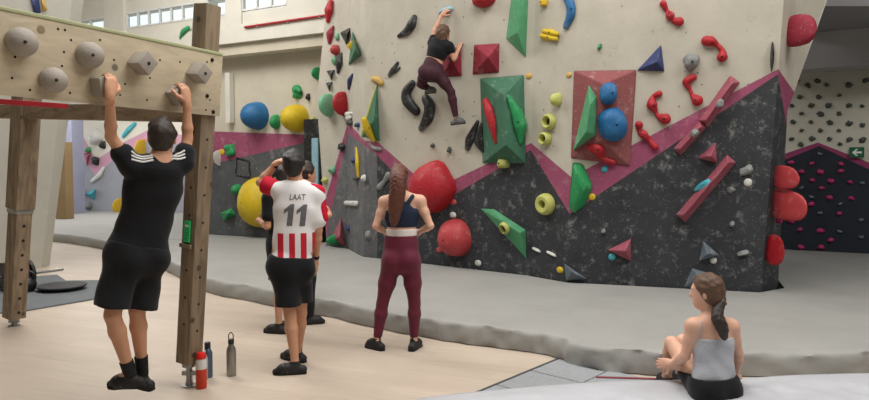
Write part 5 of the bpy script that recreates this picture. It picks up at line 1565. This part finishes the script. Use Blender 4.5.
# ---------------------------------------------------------------- man in the red and white jersey
def jersey_man():
    Y = 5.13
    f = Vector((-.18, .98, 0)).normalized()
    J = {}
    J['head'] = P3(293.5, 166, Y); J['neck'] = P3(297, 186, Y - .01)
    J['sL'] = P3(279, 190, Y - .02); J['sR'] = P3(315.5, 194, Y + .03)
    J['eL'] = P3(260.5, 182.5, Y + .10); J['wL'] = P3(277, 163, Y + .10)
    J['eR'] = P3(318, 230, Y + .02); J['wR'] = P3(315.5, 260, Y + .10)
    J['chest'] = P3(297, 207, Y); J['waist'] = P3(294, 237, Y); J['pelvis'] = P3(291.5, 261, Y + .01)
    J['hL'] = P3(283.5, 268, Y - .02); J['hR'] = P3(299, 268, Y + .05)
    J['kL'] = P3(290, 315, Y - .06); J['kR'] = P3(301, 313, Y + .10)
    J['aL'] = P3(298, 363, Y - .03); J['aR'] = P3(298, 352, Y + .25)
    J['tL'] = atz(272.5, 374.5, .0); J['tR'] = Vector((J['aR'].x - .17, J['aR'].y + .12, 0))
    J['aL'].z = .075; J['aR'].z = .075
    J['aL'] = Vector((J['tL'].x + .175, J['tL'].y + .02, .075))
    gx = J['aL']
    root = empty('person', Vector((J['pelvis'].x, J['pelvis'].y, 0)), 'man in red and white striped number 11 jersey with one hand on his head', 'person')
    hf = Vector((-.05, .99, .10)).normalized(); hup = Vector((-.04, .06, 1)).normalized()
    hands = [(J['wL'], Vector((.75, .35, .42)), Vector((.3, .2, -.9)), .28, -1, .05),
             (J['wR'], Vector((-.03, .08, -1)), Vector((-1, .25, 0)), .35, 1, .05)]
    b, (r, ff, u) = body(root, J, f, hf, hup, False, S_tan, .007, hands, .96, .98, .92, .95)
    short_hair(root, J['head'], r, ff, u, HR_black, .0065, .98, .07)
    P, Wa, Ch, N = J['pelvis'], J['waist'], J['chest'], J['neck']
    # jersey with vertical red stripes on its lower part
    m = bpy.data.materials.new('striped_jersey'); m.use_nodes = True; nt = m.node_tree; Nn = nt.nodes; L = nt.links; bs_ = Nn['Principled BSDF']; bs_.inputs['Roughness'].default_value = .85
    tc = Nn.new('ShaderNodeTexCoord'); sx = Nn.new('ShaderNodeSeparateXYZ'); L.new(tc.outputs['Object'], sx.inputs[0])
    side = f.cross(Vector((0, 0, 1))).normalized()
    dp = Nn.new('ShaderNodeVectorMath'); dp.operation = 'DOT_PRODUCT'; dp.inputs[1].default_value = side; L.new(tc.outputs['Object'], dp.inputs[0])
    def mth(op, a, bq):
        q = Nn.new('ShaderNodeMath'); q.operation = op
        for i_, v_ in enumerate((a, bq)):
            if isinstance(v_, (int, float)): q.inputs[i_].default_value = v_
            else: L.new(v_, q.inputs[i_])
        return q.outputs[0]
    zs = at(292, 232, Y).z
    w_ = mth('SINE', mth('MULTIPLY', mth('ADD', dp.outputs['Value'], .012), 2 * math.pi / .088), 0)
    st = mth('GREATER_THAN', w_, -.05); zz = mth('LESS_THAN', sx.outputs['Z'], zs)
    mk = mth('MULTIPLY', st, zz)
    mx = Nn.new('ShaderNodeMix'); mx.data_type = 'RGBA'; L.new(mk, mx.inputs[0]); mx.inputs[6].default_value = (*lin((228, 226, 226)), 1); mx.inputs[7].default_value = (*lin((196, 24, 48)), 1)
    L.new(mx.outputs[2], bs_.inputs['Base Color'])
    F = Field()
    glutes(F, J, f, .96, .012); F.cone(P.lerp(Wa, -.1), Wa, .158, .152, .04, fd=f, fl=.72); F.cone(Wa, Ch, .152, .170, .05, fd=f, fl=.68); F.cone(Ch, Ch.lerp(N, .6), .168, .118, .06, fd=f, fl=.64)
    for s in 'LR':
        S = J['s' + s]; F.cone(Ch.lerp(N, .70), S, .080, .066, .06); F.cone(N + (S - N) * .3, S, .055, .058, .03)
    S, E = J['sR'], J['eR']; F.cone(S, S.lerp(E, .72), .066, .070, .04); d = (E - S).normalized(); 
    F.cut(P.lerp(Wa, -.12), -(N - P).normalized())
    F.cone(N + (J['head'] - N) * .12, N + (J['head'] - N) * .7, .056, .066, .0, cutter=True)
    js = F.mesh('jersey', .0066, m, parent=root, wrinkle=.0028, wscale=26)
    B = make_bvh(js)
    # red left sleeve and red shoulder panel on the right
    S, E = J['sL'], J['eL']; F = Field(); F.cone(S.lerp(E, .10), S.lerp(E, .72), .069, .073, .02); F.cut(S.lerp(E, .70), (E - S)); F.cut(S.lerp(E, .06), (S - E)); F.mesh('sleeve', .0066, C_red, parent=root, wrinkle=.002)
    S, E = J['sR'], J['eR']; F = Field()
    q0 = N + (S - N) * .42 + Vector((0, 0, .018)) - f * .012; q1 = S + Vector((.018, 0, .018)) - f * .006; q2 = S.lerp(E, .66) + Vector((.035, 0, 0))
    F.cone(q0, q1, .046, .054, .02); F.cone(q1, q2, .054, .052, .02); F.mesh('sleeve_panel', .0066, C_red, parent=root)
    F = Field(); cN = N + (J['head'] - N) * .12
    F.cone(cN - (J['head'] - N) * .12, cN + (J['head'] - N) * .10, .068, .064, .01); F.cut(cN + (J['head'] - N) * .09, (J['head'] - N)); F.mesh('collar', .006, C_white, parent=root)
    # printed number and letters on the back
    M_num = mat('faded_grey_print', (104, 104, 108), .8, .3, 60)
    def printed(txt, cpx, cpy, hpx, wpx, name, mm, bold=.012):
        cu = bpy.data.curves.new(name, 'FONT'); cu.body = txt; cu.align_x = 'CENTER'; cu.align_y = 'CENTER'; cu.size = 1; cu.resolution_u = 3; cu.offset = bold
        to = bpy.data.objects.new(name, cu); COL.objects.link(to)
        dg = bpy.context.evaluated_depsgraph_get(); me = bpy.data.meshes.new_from_object(to.evaluated_get(dg)); bpy.data.objects.remove(to)
        bm = bmesh.new(); bm.from_mesh(me); bpy.data.meshes.remove(me)
        if txt == '1':
            bm.free(); bm = bmesh.new(); bm.faces.new([bm.verts.new((x, y, 0)) for x, y in ((.42, 0), (.98, 0), (.98, 1), (.62, 1), (0, .74), (0, .55), (.42, .70))]); bm.normal_update()
        xs_ = [v.co.x for v in bm.verts]; ys_ = [v.co.y for v in bm.verts]
        s = Y / FPX
        kx = wpx * s / (max(xs_) - min(xs_)); ky = hpx * s / (max(ys_) - min(ys_)); mxx = (max(xs_) + min(xs_)) / 2; myy = (max(ys_) + min(ys_)) / 2
        bmesh.ops.triangulate(bm, faces=bm.faces)
        for _ in range(2): bmesh.ops.subdivide_edges(bm, edges=[e for e in bm.edges if e.calc_length() > .12], cuts=1)
        bmesh.ops.triangulate(bm, faces=bm.faces)
        C0_ = at(cpx, cpy, Y - .5)
        C0_ = at(cpx, cpy, Y) - f * .5
        for v in bm.verts:
            x, y = (v.co.x - mxx) * kx, (v.co.y - myy) * ky
            q = C0_ + side * (x + .12 * y) + Vector((0, 0, y))
            h, n, _, _ = B.ray_cast(q, f)
            v.co = (h - f * .0022) if h is not None else q + f * .35
        return finish(name, bm, mm, parent=js)
    printed('1', 289, 214, 21.5, 9.5, 'back_number', M_num)
    printed('1', 301.5, 214.5, 21.5, 9.5, 'back_number', M_num)
    printed('LAAT', 298, 196.5, 5.6, 15, 'back_lettering', mat('grey_print', (112, 112, 118), .8, .1, 30))
    # shorts with a white side line
    F = Field()
    F.cone(P.lerp(Wa, .2), P - Vector((0, 0, .04)), .152, .166, .03, fd=f, fl=.78)
    for s in 'LR': F.cone(J['h' + s] + Vector((0, 0, .05)), J['h' + s].lerp(J['k' + s], .86), .098, .102, .045)
    glutes(F, J, f, .96, .02); F.cut(P.lerp(Wa, .25), (Wa - P)); F.cut(at(290, 304, Y), Vector((0, 0, -1)))
    so = F.mesh('shorts', .007, C_black, parent=root, wrinkle=.003, wscale=24)
    Bs = make_bvh(so); bm = bmesh.new(); pts = []
    for y in range(262, 305, 6):
        q = at(250, y, J['hL'].y - .03); h, n, _, _ = Bs.ray_cast(q, Vector((1, 0, 0)))
        if h is not None: pts.append(h + n * .001)
    if len(pts) > 2:
        bm_tube(bm, pts, [.008] * len(pts), 8, True, Vector((1, 0, 0)), .4); finish('side_stripe', bm, C_white, parent=so, smooth=True)
    # wrist bands
    for W, E in ((J['wL'], J['eL']), (J['wR'], J['eR'])):
        d = (E - W).normalized(); F = Field(); F.cone(W + d * .012, W + d * .040, .029, .031, .0, cap=True); F.mesh('wrist_band', .005, C_black, parent=root)
    for s in 'LR': make_shoe(root, J['a' + s], J['t' + s], Vector((0, 0, 1)), C_shoe, .0062, pull=True, top=.03)
jersey_man()

# ---------------------------------------------------------------- woman in maroon leggings
def maroon_woman():
    Y = 5.72
    f = Vector((.0, 1, 0))
    J = {}
    J['head'] = P3(399, 177, Y + .02); J['neck'] = P3(401.5, 196, Y)
    J['sL'] = P3(384.5, 202, Y); J['sR'] = P3(420, 201, Y)
    J['eL'] = P3(376, 226, Y - .04); J['wL'] = P3(388, 233.5, Y + .17)
    J['eR'] = P3(430.5, 226, Y - .04); J['wR'] = P3(418, 232.5, Y + .17)
    J['chest'] = P3(402, 212, Y); J['waist'] = P3(401.5, 231, Y); J['pelvis'] = P3(401, 255, Y)
    J['hL'] = P3(391.5, 263, Y); J['hR'] = P3(411, 263, Y)
    J['kL'] = P3(382.5, 303, Y + .01); J['kR'] = P3(414.5, 303, Y + .01)
    J['aL'] = P3(377, 344, Y + .02); J['aR'] = P3(414, 344, Y + .02)
    J['aL'].z = J['aR'].z = .075
    J['tL'] = Vector((J['aL'].x - .11, J['aL'].y + .10, 0)); J['tR'] = Vector((J['aR'].x + .05, J['aR'].y + .15, 0))
    root = empty('person', Vector((J['pelvis'].x, J['pelvis'].y, 0)), 'woman with auburn ponytail, navy crop top and maroon leggings standing, seen from behind', 'person')
    hf = Vector((.05, .985, .12)).normalized(); hup = Vector((0, -.08, 1)).normalized()
    hands = [(J['wL'], Vector((.6, .75, -.05)), Vector((.75, -.6, 0)), .3, 1, .05), (J['wR'], Vector((-.6, .75, -.05)), Vector((-.75, -.6, 0)), .3, -1, .05)]
    b, (r, ff, u) = body(root, J, f, hf, hup, True, S_fair, .007, hands, .95, .96, .93, .84, .046)
    P, Wa, Ch, N, H = J['pelvis'], J['waist'], J['chest'], J['neck'], J['head']
    # hair: cap and long ponytail down the back
    F = Field(); k = .96
    F.ell(H + u * .022 - ff * .006, (r, ff, u), (.084 * k, .106 * k, .105 * k), .02); F.ell(H - ff * .05 - u * .035, (r, ff, u), (.072, .055, .075), .03)
    F.cut(H + ff * .060 + u * .035, (ff * .9 - u * .5))
    F.cut(H - u * .085, -u)
    hc = F.mesh('hair', .0065, HR_aub, parent=root, wrinkle=.0025, wscale=80)
    F = Field(); q = [H - ff * .098 + u * .055, at(398.5, 178, Y - .16), at(397.5, 192, Y - .175), at(395.5, 208, Y - .165), at(394, 223, Y - .15)]
    q = catmull(q, 4); n = len(q); F.chain(q, [.030 + .030 * math.sin(math.pi * min(1, .15 + i / n * .85)) * (1 if i < n * .75 else (n - i) / (n * .27)) for i in range(n)], .03)
    F.mesh('ponytail', .0062, HR_aub, parent=root, wrinkle=.0022, wscale=120)
    bm = bmesh.new(); c = q[0].lerp(q[1], .3); r_, u_, n_ = frame((q[2] - q[0]).normalized()); bm_lathe(bm, c, [(.036, -.008), (.042, 0), (.036, .008)], r_, u_, n_, 16); finish('hair_tie', bm, C_black, parent=root, smooth=True)
    # crop top: body of the top plus racer-back straps
    F = Field()
    zlo = at(401, 228, Y)
    F.cone(Wa, Ch, .120, .1395, .05, fd=f, fl=.69); F.cone(Ch, Ch.lerp(N, .55), .1395, .108, .06, fd=f, fl=.66)
    F.ell(Ch + f * .078 + Vector((-.062, 0, .02)), (r, f, Vector((0, 0, 1))), (.06, .055, .06), .03); F.ell(Ch + f * .078 + Vector((.062, 0, .02)), (r, f, Vector((0, 0, 1))), (.06, .055, .06), .03)
    F.cut(at(401, 227, Y), Vector((0, 0, -1)))
    for s, sx in (('L', -1), ('R', 1)):                  # deep arm holes leave a narrow back
        F.cone(J['s' + s] + Vector((sx * -.010, -.10, .0)), J['s' + s] + Vector((sx * .03, -.10, -.10)), .085, .055, 0, cutter=True)
    F.cut(at(401, 204, Y), Vector((0, .35, 1)))
    tp_ = F.mesh('crop_top', .006, C_navy, parent=root)
    bm = bmesh.new(); Bb = make_bvh(b)
    for s, px0, px1 in (('L', 398, 390.5), ('R', 405, 412.5)):
        bm = bmesh.new(); pts = []
        for t in (0, .25, .5, .75, 1):
            q_ = at(px0 + (px1 - px0) * t, 207 - 10.5 * t, Y - .5); h, n, _, _ = Bb.ray_cast(q_, (ray(px0 + (px1 - px0) * t, 207 - 10.5 * t)).normalized())
            if h is not None: pts.append(h + n * .003)
        if len(pts) > 2: bm_tube(bm, catmull(pts, 3), [.019] * ((len(pts) - 1) * 3 + 1), 10, True, f, .35); finish('strap', bm, C_navy, parent=tp_, smooth=True)
    # leggings and white waistband
    F = Field(); e = .006
    F.cone(P, P.lerp(Wa, .45), .158, .140, .05, fd=f, fl=.72); F.cone(P.lerp(Wa, .45), Wa, .140, .121, .05, fd=f, fl=.70)
    up = Vector((0, 0, 1))
    for s_ in (-1, 1): F.ell(P - f * .058 + r * (s_ * .07) - up * .04, (r, f, up), (.089, .08, .099), .035)
    for s in 'LR':
        Hp, K, A = J['h' + s], J['k' + s], J['a' + s]; g = .93
        F.cone(Hp, Hp.lerp(K, .5), .088 * g + e, .074 * g + e, .05); F.cone(Hp.lerp(K, .5), K, .074 * g + e, .050 * g + e, .03)
        c = K.lerp(A, .28); F.cone(K, c, .049 * g + e, .055 * g + e, .02); F.cone(c, A, .055 * g + e, .031 * g + e, .02)
    F.cut(at(401, 235, Y), up); F.cut(at(395, 337.5, Y), -up)
    F.mesh('leggings', .0066, C_maroon, parent=root)
    F = Field(); F.cone(P, Wa, .150, .128, .0, fd=f, fl=.73); F.cone(Wa, Ch, .128, .136, .03, fd=f, fl=.70); F.cut(at(401, 228.8, Y), up); F.cut(at(401, 235.5, Y), -up)
    F.mesh('waistband', .006, C_band, parent=root)
    for s in 'LR': make_shoe(root, J['a' + s], J['t' + s], up, C_shoe, .0062, pull=True, top=.03, w=.038)
maroon_woman()

# ---------------------------------------------------------------- climber on the wall
def climber():
    P0, n0 = MAIN.hit(446, 60)
    f = -n0
    def W(px, py, d): return onplane(px, py, P0 + n0 * d, n0)
    J = {}
    J['wL'] = W(441.5, 15.5, .12); J['eL'] = W(434.5, 31, .22); J['sL'] = W(432.5, 43, .26)
    J['sR'] = W(449, 46, .27); J['eR'] = W(454, 59, .22); J['wR'] = W(458.5, 49.5, .12)
    J['neck'] = W(440.5, 43, .27); J['head'] = W(443.5, 33.5, .26)
    J['chest'] = W(438.5, 49, .29); J['waist'] = W(434.5, 60, .31); J['pelvis'] = W(431.5, 71, .33)
    J['hL'] = W(426, 73, .33); J['hR'] = W(438, 74, .31)
    J['kL'] = W(420.5, 84, .06 + .12); J['aL'] = W(430, 89, .17)
    J['kR'] = W(451, 92, .22); J['aR'] = W(456, 118, .17)
    J['tL'] = W(436, 93, .14); J['tR'] = W(466, 123.5, .10)
    root = empty('person', J['pelvis'], 'woman climber in black t-shirt and plum leggings high on the white wall', 'person')
    hf = (f + Vector((.15, 0, .35))).normalized(); hup = (Vector((.18, 0, 1)) + n0 * .3).normalized()
    hands = [(J['wL'], W(446, 10.5, .09) - J['wL'], f + Vector((0, 0, -.2)), .5, -1, .03), (J['wR'], W(460, 44, .07) - J['wR'], f, .45, 1, .03)]
    b, (r, ff, u) = body(root, J, f, hf, hup, True, S_mid, .0075, hands, .98, .96, .95, .9, .046)
    P, Wa, Ch, N, H = J['pelvis'], J['waist'], J['chest'], J['neck'], J['head']
    F = Field()
    F.ell(H + u * .022 - ff * .006, (r, ff, u), (.088, .108, .106), .02); F.ell(H - ff * .06 - u * .07, (r, ff, u), (.082, .055, .11), .04); F.cut(H + ff * .06 + u * .035, (ff * .9 - u * .5))
    F.ell(H - ff * .075 - u * .13 + r * .02, (r, ff, u), (.06, .04, .07), .03)
    F.mesh('hair', .007, HR_brown, parent=root, wrinkle=.004, wscale=70)
    F = Field(); tu = (N - P).normalized()
    F.cone(Wa - tu * .02, Ch, .132, .152, .05, fd=f, fl=.70); F.cone(Ch, Ch.lerp(N, .6), .150, .112, .06, fd=f, fl=.66)
    for s in 'LR':
        S, E = J['s' + s], J['e' + s]; F.cone(Ch.lerp(N, .70), S, .076, .062, .05); F.cone(S, S.lerp(E, .38), .062, .060, .03)
    F.cut(Wa + tu * .02, -tu)
    F.cone(N + (H - N) * .25, N + (H - N) * .8, .05, .06, .0, cutter=True)
    F.mesh('t_shirt', .0075, C_black, parent=root, wrinkle=.003, wscale=26)
    F = Field(); e = .006; side = (J['hR'] - J['hL']).normalized()
    F.cone(P, P.lerp(Wa, .45), .158, .140, .05, fd=f, fl=.72); F.cone(P.lerp(Wa, .45), Wa - tu * .02, .140, .124, .05, fd=f, fl=.70)
    for s_ in (-1, 1): F.ell(P - f * .056 + side * (s_ * .07) - tu * .04, (side, f, tu), (.089, .08, .099), .04)
    for s in 'LR':
        Hp, K, A = J['h' + s], J['k' + s], J['a' + s]; g = .96
        F.cone(Hp, Hp.lerp(K, .5), .088 * g + e, .074 * g + e, .05); F.cone(Hp.lerp(K, .5), K, .074 * g + e, .052 * g + e, .03)
        c = K.lerp(A, .28); F.cone(K, c, .05 * g + e, .055 * g + e, .02); F.cone(c, K.lerp(A, .92), .055 * g + e, .034 * g + e, .02)
    F.mesh('leggings', .0075, C_plum, parent=root)
    for s, up_ in (('L', J['kL'] - J['aL']), ('R', J['kR'] - J['aR'])):
        d = (J['t' + s] - J['a' + s]); up_ = Vector((0, 0, 1)) + n0 * .25
        make_shoe(root, J['a' + s], J['t' + s], up_, C_shoegrey, .007, pull=False, top=.035)
climber()

# ---------------------------------------------------------------- woman seated on the pale pad
def seated():
    Y = 4.22
    f = Vector((-.30, .95, 0)).normalized()
    J = {}
    J['head'] = P3(707, 291.5, Y + .02); J['neck'] = P3(711, 319, Y + .0)
    J['sL'] = P3(693.5, 326, Y - .02); J['sR'] = P3(731, 327, Y + .02)
    J['eL'] = P3(685, 356, Y + .0); J['wL'] = P3(673, 364.5, Y + .19)
    J['eR'] = P3(738.5, 354, Y + .03); J['wR'] = P3(735, 376, Y + .16)
    J['chest'] = P3(713, 343, Y); J['waist'] = P3(714, 368, Y - .02); J['pelvis'] = P3(713.5, 384, Y - .03)
    J['hL'] = P3(701, 387, Y + .03); J['hR'] = P3(727, 387, Y + .05)
    zt = PZ0 + .02
    J['kL'] = P3(671.5, 343, Y + .32); J['aL'] = P3(666.5, 377, Y + .52)
    J['kR'] = P3(683, 341, Y + .40); J['aR'] = P3(680, 376, Y + .60)
    zt = .0
    for s in 'LR': J['a' + s].z = .075
    J['tL'] = Vector((J['aL'].x + .0, J['aL'].y + .15, zt)); J['tR'] = Vector((J['aR'].x + .02, J['aR'].y + .12, zt))
    root = empty('person', Vector((J['pelvis'].x, J['pelvis'].y, PZ0)), 'woman in light grey strappy top and black shorts seated on the pale pad', 'person')
    hf = Vector((-.80, .58, -.06)).normalized(); hup = Vector((.02, -.05, 1)).normalized()
    hands = [(J['wL'], Vector((-.5, .55, -.10)), Vector((.3, .9, -.2)), .4, 1, .05), (J['wR'], Vector((-.75, .5, .15)), Vector((-.4, .3, -1)), .3, -1, .05)]
    b, (r, ff, u) = body(root, J, f, hf, hup, True, S_fair, .0062, hands, .93, .97, .92, .86, .046)
    P, Wa, Ch, N, H = J['pelvis'], J['waist'], J['chest'], J['neck'], J['head']
    F = Field()
    F.ell(H + u * .024 - ff * .008, (r, ff, u), (.085, .106, .104), .02); F.ell(H - ff * .05 - u * .03, (r, ff, u), (.074, .058, .075), .03)
    F.cut(H + ff * .055 + u * .035, (ff * .85 - u * .55)); F.cut(H - u * .085, -u)
    F.mesh('hair', .006, HR_brown, parent=root, wrinkle=.0025, wscale=80)
    q = catmull([H - ff * .095 - u * .045, at(717, 315, Y - .10), at(722, 327, Y - .125), at(724.5, 339, Y - .125)], 5); n = len(q)
    F = Field(); F.chain(q, [.020 + .012 * math.sin(math.pi * min(1, i / n * 1.05)) if i < n * .7 else .028 * (n - i) / (n * .33) + .005 for i in range(n)], .02); F.mesh('ponytail', .006, HR_dark, parent=root, wrinkle=.002, wscale=110)
    bm = bmesh.new(); c = q[1]; r_, u_, n_ = frame((q[2] - q[0]).normalized()); bm_lathe(bm, c, [(.028, -.009), (.036, 0), (.028, .009)], r_, u_, n_, 16); finish('hair_tie', bm, HR_light, parent=root, smooth=True)
    up = (N - P).normalized(); F = Field(); e = .007
    F.cone(P, P.lerp(Wa, .5), .148, .136, .04, fd=f, fl=.73); F.cone(P.lerp(Wa, .5), Wa, .134, .118, .05, fd=f, fl=.71); F.cone(Wa, Ch, .118, .133, .05, fd=f, fl=.70); F.cone(Ch, Ch.lerp(N, .5), .133, .110, .06, fd=f, fl=.66)
    for s_ in (-1, 1): F.ell(Ch + f * .075 + f.cross(Vector((0, 0, 1))) * (s_ * .06) + up * .02, (f.cross(Vector((0, 0, 1))), f, up), (.058, .053, .058), .03)
    F.cut(at(713, 340, Y - .1), (up - f * -.0)); F.cut(at(713, 380.5, Y - .1), -up)
    tp_ = F.mesh('strappy_top', .0062, C_lgrey, parent=root, wrinkle=.003, wscale=34)
    Bb = make_bvh(b)
    for px0, px1, y0, y1 in ((699.5, 701.5, 340, 321), (726.5, 724, 340, 322)):
        pts = []
        for t in (0, .2, .4, .6, .8, 1):
            h, n, _, _ = Bb.ray_cast(CAM, ray(px0 + (px1 - px0) * t, y0 + (y1 - y0) * t).normalized())
            if h is not None and h.y < Y + .2: pts.append(h + n * .002)
        if len(pts) > 2:
            bm = bmesh.new(); pp = catmull(pts, 2); bm_tube(bm, pp, [.0045] * len(pp), 8); finish('strap', bm, C_lgrey, parent=tp_, smooth=True)
    F = Field(); side = f.cross(Vector((0, 0, 1))).normalized()
    F.cone(P, P.lerp(Wa, .5), .150 + e, .134 + e, .05, fd=f, fl=.73); F.cone(P - up * .07, P, .155, .158, .05, fd=f, fl=.80)
    for s_ in (-1, 1): F.ell(P - f * .052 + side * (s_ * .07) - up * .04, (side, f, up), (.092, .083, .102), .04)
    for s in 'LR': F.cone(J['h' + s], J['h' + s].lerp(J['k' + s], .42), .092, .086, .04)
    F.cut(at(713, 379, Y - .1), up); d = (J['kL'] - J['hL']).normalized(); F.cut(J['hL'] + d * .15, d)
    F.mesh('shorts', .0064, C_black, parent=root)
    for s in 'LR': make_shoe(root, J['a' + s], J['t' + s], Vector((0, 0, 1)), C_shoe, .0064, pull=False, top=.03, w=.036)
seated()

# ---------------------------------------------------------------- two people mostly hidden behind the jersey man
def bystander(cx, yfoot, top, shirt, pants, label, leg_dx, hairm, long_pants, armdx=12, turn=0.0, scale=1.0):
    g = atz(cx, yfoot, 0); Y = g.y; s = Y / FPX
    f = Vector((math.sin(turn), math.cos(turn), 0))
    z = lambda t: Vector((g.x, Y, t * scale)); side = f.cross(Vector((0, 0, 1))).normalized()
    J = {}
    J['head'] = z(1.56) + f * .02; J['neck'] = z(1.42); J['chest'] = z(1.24); J['waist'] = z(1.06); J['pelvis'] = z(.93)
    for k, q in (('L', -1), ('R', 1)):
        J['s' + k] = z(1.37) + side * (q * .165); J['e' + k] = z(1.09) + side * (q * .195); J['w' + k] = z(1.13) + side * (q * .07) + f * .25
        J['h' + k] = z(.88) + side * (q * .085); J['k' + k] = z(.48) + side * (q * leg_dx * .9) + f * .01; J['a' + k] = z(.075 / scale) + side * (q * leg_dx)
        J['t' + k] = Vector((J['a' + k].x, J['a' + k].y, 0)) + f * .16 + side * (q * .05)
    root = empty('person', g, label, 'person')
    hands = [(J['wL'], side + f * .2, f * -1, .4, -1, .05), (J['wR'], -side + f * .2 + Vector((0, 0, .25)), f * -1, .4, 1, .05)]
    b, (r, ff, u) = body(root, J, f, f, Vector((0, 0, 1)), False, S_tan, .0085, hands, .94 * scale, .98, .88, .9)
    short_hair(root, J['head'], r, ff, u, hairm, .008, .98)
    P, Wa, Ch, N = J['pelvis'], J['waist'], J['chest'], J['neck']
    F = Field()
    F.cone(P.lerp(Wa, -.1), Wa, .152, .146, .04, fd=f, fl=.70); F.cone(Wa, Ch, .146, .164, .05, fd=f, fl=.68); F.cone(Ch, Ch.lerp(N, .6), .160, .115, .06, fd=f, fl=.64)
    for k in 'LR':
        S, E = J['s' + k], J['e' + k]; F.cone(Ch.lerp(N, .70), S, .080, .066, .06); F.cone(S, S.lerp(E, .62), .066, .066, .03)
    glutes(F, J, f, .94 * scale, .012); F.cut(P - Vector((0, 0, .05)), Vector((0, 0, -1))); F.cone(N + Vector((0, 0, .02)), N + Vector((0, 0, .12)), .056, .066, 0, cutter=True)
    F.mesh('t_shirt', .008, shirt, parent=root, wrinkle=.003, wscale=26)
    F = Field(); F.cone(P + Vector((0, 0, .06)), P - Vector((0, 0, .05)), .150, .160, .03, fd=f, fl=.78)
    for k in 'LR':
        if long_pants:
            F.cone(J['h' + k], J['k' + k], .092, .070, .045); F.cone(J['k' + k], J['a' + k], .068, .052, .03)
        else: F.cone(J['h' + k] + Vector((0, 0, .04)), J['h' + k].lerp(J['k' + k], .85), .094, .096, .045)
    glutes(F, J, f, .94 * scale, .018)
    F.cut(P + Vector((0, 0, .07)), Vector((0, 0, 1)))
    F.cut(z(.085 / scale) if long_pants else z(.54), Vector((0, 0, -1)))
    F.mesh('trousers' if long_pants else 'shorts', .008, pants, parent=root, wrinkle=.003, wscale=24)
    for k in 'LR': make_shoe(root, J['a' + k], J['t' + k], Vector((0, 0, 1)), C_shoe, .007, pull=False, top=.03)
bystander(283.5, 332, 166, C_black, C_black, 'person in black t-shirt and shorts half hidden behind the striped jersey man', .06, HR_black, False, turn=-1.0, scale=.975)
bystander(306, 323, 160, C_red, C_black, 'person in red top and long dark trousers hidden behind the striped jersey man', .07, HR_dark, True, turn=.9, scale=1.0)
# ================================================================ ceiling, added light panels, sky, camera
M_ceil = mat('ceiling_paint', (206, 206, 204), .9, .03, 2)
CZ = 7.4
fill_panels = [(-7.5, -3.5, 8.0, 11.5, CZ), (-2.2, 2.6, 1.2, 6.6, CZ), (4.0, 7.8, 0.6, 4.6, CZ), (-13, -7.5, 17.0, 20.5, BB + .30)]  # added glowing panels that brighten hall and annex; no roof openings
# the hall's roof stops at the facade line; beyond it a low annex lies under the high windows
fl = W0 + wn * .25
def fline(x): t = (x - fl.x) / wd.x; return (x, fl.y + wd.y * t)
pL, pR = fline(-15.9), fline(-1.0)
bm = bmesh.new(); bm_prism(bm, [(-16, -4), (11, -4), (11, 26), (pR[0], 26), pR, pL, (-16, pL[1])], CZ, CZ + .2); struct('ceiling', bm, M_ceil)
bm = bmesh.new(); bm_prism(bm, [(-15.8, pL[1] + .6), (pL[0] + .2, pL[1] + .55), (pR[0], pR[1] + .55), (pR[0], 25.8), (-15.8, 25.8)], BB + .36, BB + .5); struct('ceiling_annex', bm, M_ceil)
# low soffit over the right rear corner
zs_ = rp(819, 40.2).z
bm = bmesh.new(); bm_prism(bm, [(5.2, 9.0), (8.58, 9.0), (8.58, 10.5), (6.2, 11.55), (5.75, 10.6)], zs_ + .005, zs_ + .2); struct('ceiling_soffit', bm, M_dim)
M_glow = bpy.data.materials.new('skylight_diffuser'); M_glow.use_nodes = True
_b = M_glow.node_tree.nodes['Principled BSDF']; _b.inputs['Base Color'].default_value = (.9, .9, .9, 1); _b.inputs['Roughness'].default_value = .6
_b.inputs['Emission Color'].default_value = (1, .99, .97, 1); _b.inputs['Emission Strength'].default_value = 1.0
POW = [680, 760, 520, 360]
for i, (a, b, c, d, CZ) in enumerate(fill_panels):
    bm = bmesh.new(); bm_box(bm, Vector(((a + b) / 2, (c + d) / 2, CZ - .015)), b - a, d - c, .02); struct('window_%d' % (i + 11), bm, M_glow)  # added glow panel below the closed ceiling, not a window
    li = bpy.data.lights.new('skylight', 'AREA'); li.shape = 'RECTANGLE'; li.size = b - a - .1; li.size_y = d - c - .1
    li.energy = POW[i]; li.color = (1.0, .985, .955)
    lo = bpy.data.objects.new('skylight_%d' % i, li); COL.objects.link(lo); lo.location = ((a + b) / 2, (c + d) / 2, CZ - .04)  # area lamp added under each glow panel
w = bpy.data.worlds.new('World'); SC.world = w; w.use_nodes = True
bg = w.node_tree.nodes['Background']; bg.inputs[0].default_value = (.93, .96, 1, 1); bg.inputs[1].default_value = 2.6
cam = bpy.data.cameras.new('camera'); co = bpy.data.objects.new('camera', cam); COL.objects.link(co)
co.location = CAM; co.rotation_euler = (math.radians(90) - PITCH, 0, 0)
cam.sensor_width = 36; cam.sensor_fit = 'HORIZONTAL'; cam.lens = 36 * FPX / W_; cam.clip_end = 200; cam.clip_start = .05
SC.camera = co
vs_ = SC.view_settings; vs_.view_transform = 'Standard'; vs_.look = 'None'; vs_.gamma = 1; vs_.exposure = -0.66
try: vs_.use_curve_mapping = False
except Exception: pass
